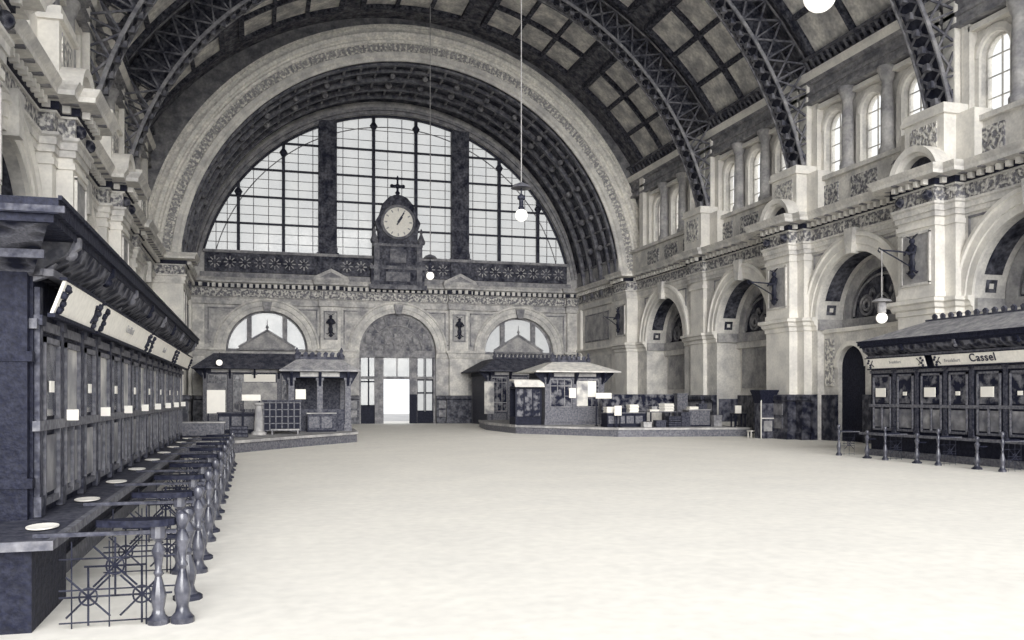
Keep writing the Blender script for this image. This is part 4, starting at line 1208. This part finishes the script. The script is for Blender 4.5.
def board(name, label, cat, x, y, z, w, h, m_, posts=True, base=.45, tilt=0.0, depth=.05, group=None):
    """free-standing board on two legs"""
    e = empty(name, (x, y, base)); tag(e, label, cat, group)
    b = MB(); 
    zz = z-base
    b.prism([(-depth/2+tilt, zz+h), (depth/2+tilt, zz+h), (depth/2-tilt, zz), (-depth/2-tilt, zz)], 'u', -w/2, w/2); b.build('panel', m_, e)
    b = MB()
    if zz > .06:
        for s_ in (-1, 1): b.box(s_*(w/2-.05)-.025, s_*(w/2-.05)+.025, depth/2-tilt*0, depth/2+.05, 0, zz+h*.5); b.box(s_*(w/2-.05)-.03, s_*(w/2-.05)+.03, -.15, .2, 0, .05)
        b.build('leg', M_wood, e)
    return e
def table(name, label, cat, x, y, w, d, h, top, frame, base=.45, goods=None, solid=False):
    e = empty(name, (x, y, base)); tag(e, label, cat)
    b = MB(); b.box(-w/2, w/2, -d/2, d/2, h-.05, h); b.build('tabletop', top, e)
    if solid:
        b = MB(); b.box(-w/2+.04, w/2-.04, -d/2+.04, d/2-.04, .08, h-.05); b.build('cabinet', frame, e)
        b = MB(); n = max(2, int(w/.5))
        for k in range(n): b.box(-w/2+.1+k*(w-.2)/n, -w/2+(k+1)*(w-.2)/n, -d/2+.02, -d/2+.05, .18, h-.18)
        b.build('front_panel', M_wood_grey, e)
        b = MB(); b.box(-w/2, w/2, -d/2, d/2, 0, .08); b.build('plinth', M_wood, e)
    else:
        for sx in (-1, 1):
            for sy in (-1, 1):
                b = MB(); b.box(sx*(w/2-.06)-.03, sx*(w/2-.06)+.03, sy*(d/2-.06)-.03, sy*(d/2-.06)+.03, 0, h-.05); b.build('leg', frame, e)
    return e
# --- right platform stalls (from left to right)
table('book_counter', 'low panelled counter right of the pale roofed kiosk', 'counter', 18.5, 43.6, 2.2, .9, .75, M_wood_grey, M_wood, solid=True)
def papers(label, x, y, z, w, d, h, lean=0):
    e = MB(); n = 5
    for k in range(n):
        o_ = (k % 2)*.02; e.box(-w/2+o_, w/2+o_, -d/2-o_, d/2-o_, h*k/n, h*(k+.8)/n)
    o = e.build('newspaper_stack', M_paper, None, loc=(x, y, z)); tag(o, label, 'newspapers', 'white newspaper stacks on the bookstalls'); o.rotation_euler = (0, 0, lean)
papers('white newspaper stack on the low panelled counter, left end', 17.75, 43.5, 1.2, .65, .5, .3)
papers('white newspaper stack on the low panelled counter, right end', 18.95, 43.5, 1.2, .5, .5, .42)
board('notice_board', 'white notice board raised on legs just right of the pale roofed kiosk', 'notice board', 17.95, 45.0, 1.92, .9, .3, M_paper)
board('placard', 'small white L-shaped placard stand at the front of the right platform', 'placard', 17.9, 42.9, 1.05, .38, .5, M_paper)
table('magazine_table', 'long legged table with rails in the middle of the right platform', 'table', 20.5, 43.4, 1.5, .8, .8, M_wood_grey, M_wood)
papers('folded white newspaper heap on the long legged table', 20.85, 43.4, 1.25, .6, .5, .42, .2)
papers('thin white paper pile at the left of the long legged table', 20.05, 43.3, 1.25, .5, .4, .1, -.1)
def crate(label, x, y, z, w, d, h, m_=M_wood, grp='crates on the right platform'):
    e = empty('crate', (x, y, z)); tag(e, label, 'crate', grp)
    b = MB(); b.box(-w/2+.02, w/2-.02, -d/2+.02, d/2-.02, .01, h-.02); b.build('box', M_wood, e)
    b = MB(); n = 3
    for k in range(n):
        z0 = .02+k*(h-.02)/n; z1 = z0+(h-.02)/n-.04
        b.box(-w/2, w/2, -d/2, -d/2+.02, z0, z1); b.box(-w/2, w/2, d/2-.02, d/2, z0, z1)
        b.box(-w/2, -w/2+.02, -d/2, d/2, z0, z1); b.box(w/2-.02, w/2, -d/2, d/2, z0, z1)
    b.build('slats', M_wood_mid, e); return e
crate('dark slatted crate standing at the platform edge right of the long table', 20.75, 42.4, .45, .75, .5, .3)
crate('dark slatted crate, topmost of the pair at the platform edge', 20.75, 42.4, .75, .7, .46, .28)
table('book_cabinet', 'tall grey cabinet against the recess wall behind the stalls', 'cabinet', 22.6, 45.2, .7, .5, 1.75, M_wood_grey, M_wood_grey, solid=True)
table('sales_counter', 'broad grey counter with pale top rail at the right of the platform', 'counter', 22.5, 43.2, 1.3, .8, .9, M_stone_mid, M_wood_grey, solid=True)
board('notice_board', 'long dark book rack board behind the stalls on the right platform', 'book rack', 20.6, 46.2, 1.2, 4.6, .95, M_darkpane, tilt=.08)
board('notice_board', 'dark picture rack against the right wall at the platform end', 'picture rack', 24.05, 42.6, .7, 1.1, 1.2, M_marble)
papers('single small white paper pile on the grey sales counter', 22.2, 43.1, 1.35, .5, .4, .15)
table('display_table', 'small dark table with white card at the right end of the platform', 'table', 24.0, 41.5, .7, .5, .7, M_wood, M_wood)
board('card_sign', 'little white card sign on the small dark table', 'sign', 24.0, 41.5, 1.16, .35, .4, M_paper, base=1.15)
for k, (x, y, z, w_, h_, mm, lb) in enumerate((
    (18.35, 43.5, 1.2, .4, .22, M_wood, 'dark goods box between the two newspaper stacks on the low counter'),
    (20.05, 43.3, 1.35, .3, .16, M_stone_grey, 'small grey goods box on the thin paper pile side of the long table'),
    (21.45, 44.6, .45, .4, .9, M_wood_grey, 'grey goods box on the deck behind the slatted crates'),
    (21.65, 42.9, .45, .5, .75, M_wood_mid, 'tall brown goods box between the crates and the grey sales counter'),
    (22.8, 43.2, 1.35, .45, .3, M_wood_mid, 'dark goods box on the right end of the grey sales counter'),
    (23.35, 42.6, .45, .45, .6, M_stone_grey, 'grey goods box on the deck right of the sales counter'),
    (20.1, 42.6, .45, .55, .35, M_wood_mid, 'low dark goods box in front of the long legged table'),
    (19.3, 42.5, .45, .45, .28, M_stone_mid, 'pale low goods box near the platform edge left of the long table'))):
    b = MB(); b.box(-w_/2, w_/2, -.18, .18, 0, h_); b.box(-w_/2-.015, w_/2+.015, -.195, .195, h_*.78, h_)
    b.box(-.03, .03, -.2, -.18, h_*.55, h_*.85)
    o = b.build('goods_box', mm, None, loc=(x, y, z)); tag(o, lb, 'box', 'goods boxes on the right platform')
# stool on the floor
e = empty('bench', (23.75, 39.4, 0)); tag(e, 'small white topped bench on the floor beside the middle right pier', 'bench')
b = MB(); b.box(-.38, .38, -.18, .18, .3, .36); b.build('seat', M_stone_pale, e)
for sx in (-1, 1):
    for sy in (-1, 1): b = MB(); b.box(sx*.33-.025, sx*.33+.025, sy*.14-.025, sy*.14+.025, 0, .3); b.build('leg', M_stone_pale, e)
# weighing-machine-like cabinet at the pier
e = empty('vending_cabinet', (23.75, 38.6, 0)); tag(e, 'tall dark cabinet with flared top standing against the middle right pier', 'cabinet')
b = MB(); b.box(-.35, .35, -.3, .3, 0, 1.75); b.build('body', M_marble, e)
b = MB(); b.frustum((-.36, .36, -.31, .31), 1.7, (-.5, .5, -.42, .42), 2.25); b.box(-.52, .52, -.44, .44, 2.25, 2.34); b.build('flared_top', M_wood, e)
b = MB(); b.box(-.22, .22, -.33, -.29, .35, .85); b.build('front_plate', M_stone_mid, e)
b = MB(); b.box(-.39, -.35, -.34, -.28, 0, 2.2); b.box(-.37, .37, -.34, -.29, .95, 1.0); b.build('edge_strip', M_stone_pale, e)

# --- left platform stalls
def cab(label, x, y, w, d, h, mm):
    e = empty('lattice_case', (x, y, .45)); tag(e, label, 'display case')
    b = MB(); b.box(-w/2, w/2, -d/2, d/2, .12, h); b.build('body', mm, e)
    b = MB(); n = 6
    for k in range(n+1):
        xx = -w/2+w*k/n; b.box(xx-.025, xx+.025, -d/2-.04, -d/2, .12, h)
    for k in range(5):
        zz = .14+(h-.18)*k/4; b.box(-w/2, w/2, -d/2-.035, -d/2, zz-.02, zz+.02)
    b.build('lattice', M_wood_grey, e)
    b = MB(); b.box(-w/2-.06, w/2+.06, -d/2-.08, d/2+.06, h, h+.07); b.build('cornice', M_wood_mid, e)
    for sx in (-1, 1): b = MB(); b.box(sx*(w/2-.08)-.05, sx*(w/2-.08)+.05, -d/2+.02, d/2-.02, 0, .12); b.build('foot', M_wood, e)
cab('large dark lattice fronted case left of the pavilion on the left platform', 1.1, 39.6, 1.5, .6, 1.35, M_wood)
table('pavilion_counter', 'pale topped counter in front of the pavilion posts', 'counter', 2.85, 41.0, 1.3, .5, .85, M_stone_mid, M_wood_mid, solid=True)
table('low_chest', 'low pale chest in front of the lattice case', 'chest', 1.2, 38.6, 1.15, .4, .22, M_stone_mid, M_stone_grey, solid=False)
board('placard', 'white placard on a post left of the lattice case', 'placard', -.15, 38.95, 1.85, .75, .25, M_paper)
board('poster_stand', 'framed white poster on a stand at the left of the left platform', 'poster', -1.6, 40.6, 1.3, .75, 1.0, M_paper)
e = empty('pillar_stand', (.15, 38.3, .45)); tag(e, 'slim pale tapering stand between the placard and the lattice case', 'stand')
b = MB(); b.lathe([(.32, 0), (.3, .1), (.2, .16), (.16, .9), (.13, 1.2)], (0, 0, 0), 12); b.build('shaft', M_stone_mid, e, smooth=True)
b = MB(); b.lathe([(.13, 1.2), (.2, 1.24), (.2, 1.3), (.02, 1.33)], (0, 0, 0), 12); b.build('cap', M_stone_mid, e, smooth=True)
table('long_counter', 'long pale fronted counter at the left end of the left platform', 'counter', -2.3, 36.6, 2.4, .7, .6, M_stone_mid, M_wood_grey, solid=True)
table('flower_counter', 'dark counter behind the long pale counter on the left platform', 'counter', -.7, 40.1, 1.7, .7, .9, M_wood_mid, M_wood, solid=True)
crate('dark slatted crate on the left platform beside the long pale counter', -.6, 36.3, .45, .7, .5, .45, grp='crates on the left platform')
# small lamp hanging from the left kiosk eaves
e = empty('globe_lamp', (-2.2, 60.6, 3.9)); tag(e, 'small round globe lamp under the eaves of the left back kiosk', 'lamp')
b = MB(); b.sphere((0, -.1, .3), .2, 14, 10); b.build('globe', M_globe, e, smooth=True)
b = MB(); b.lathe([(.1, .48), (.12, .55), (.04, .62), (.03, .85)], (0, -.1, 0), 10); b.tube([(0, -.1, .85), (0, .1, .95), (0, .5, .6), (0, .6, .1)], .03, 6); b.build('bracket', M_iron, e, smooth=True)

# ================================================================== LIGHT
W = bpy.data.worlds.new('World'); bpy.context.scene.world = W; W.use_nodes = True
bg = W.node_tree.nodes['Background']; bg.inputs['Color'].default_value = (.76, .78, .81, 1); bg.inputs['Strength'].default_value = 1.3
def sun(name, el, az, energy, ang, col=(1, .985, .96)):
    l = bpy.data.lights.new(name, 'SUN'); l.energy = energy; l.angle = math.radians(ang); l.color = col
    o = bpy.data.objects.new(name, l); C.objects.link(o)
    d = Vector((math.sin(math.radians(az))*math.cos(math.radians(el)), math.cos(math.radians(az))*math.cos(math.radians(el)), -math.sin(math.radians(el))))
    o.rotation_euler = d.to_track_quat('-Z', 'Y').to_euler(); o.location = (XC, -5, 30)
sun('sun', 15, 5, 4.4, 45)
# ================================================================== CAMERA
cam = bpy.data.cameras.new('camera'); co = bpy.data.objects.new('camera', cam); C.objects.link(co)
cam.sensor_width = 36; cam.lens = 36*900/1024; cam.shift_y = 77/1024
co.location = (0, 0, 2.0); co.rotation_euler = (PI/2, 0, -math.atan(257/900)); cam.clip_end = 500; cam.clip_start = .05
S = bpy.context.scene; S.camera = co
S.view_settings.view_transform = 'Standard'; S.view_settings.look = 'None'; S.view_settings.gamma = 1; S.view_settings.use_curve_mapping = False
S.view_settings.exposure = 0.3
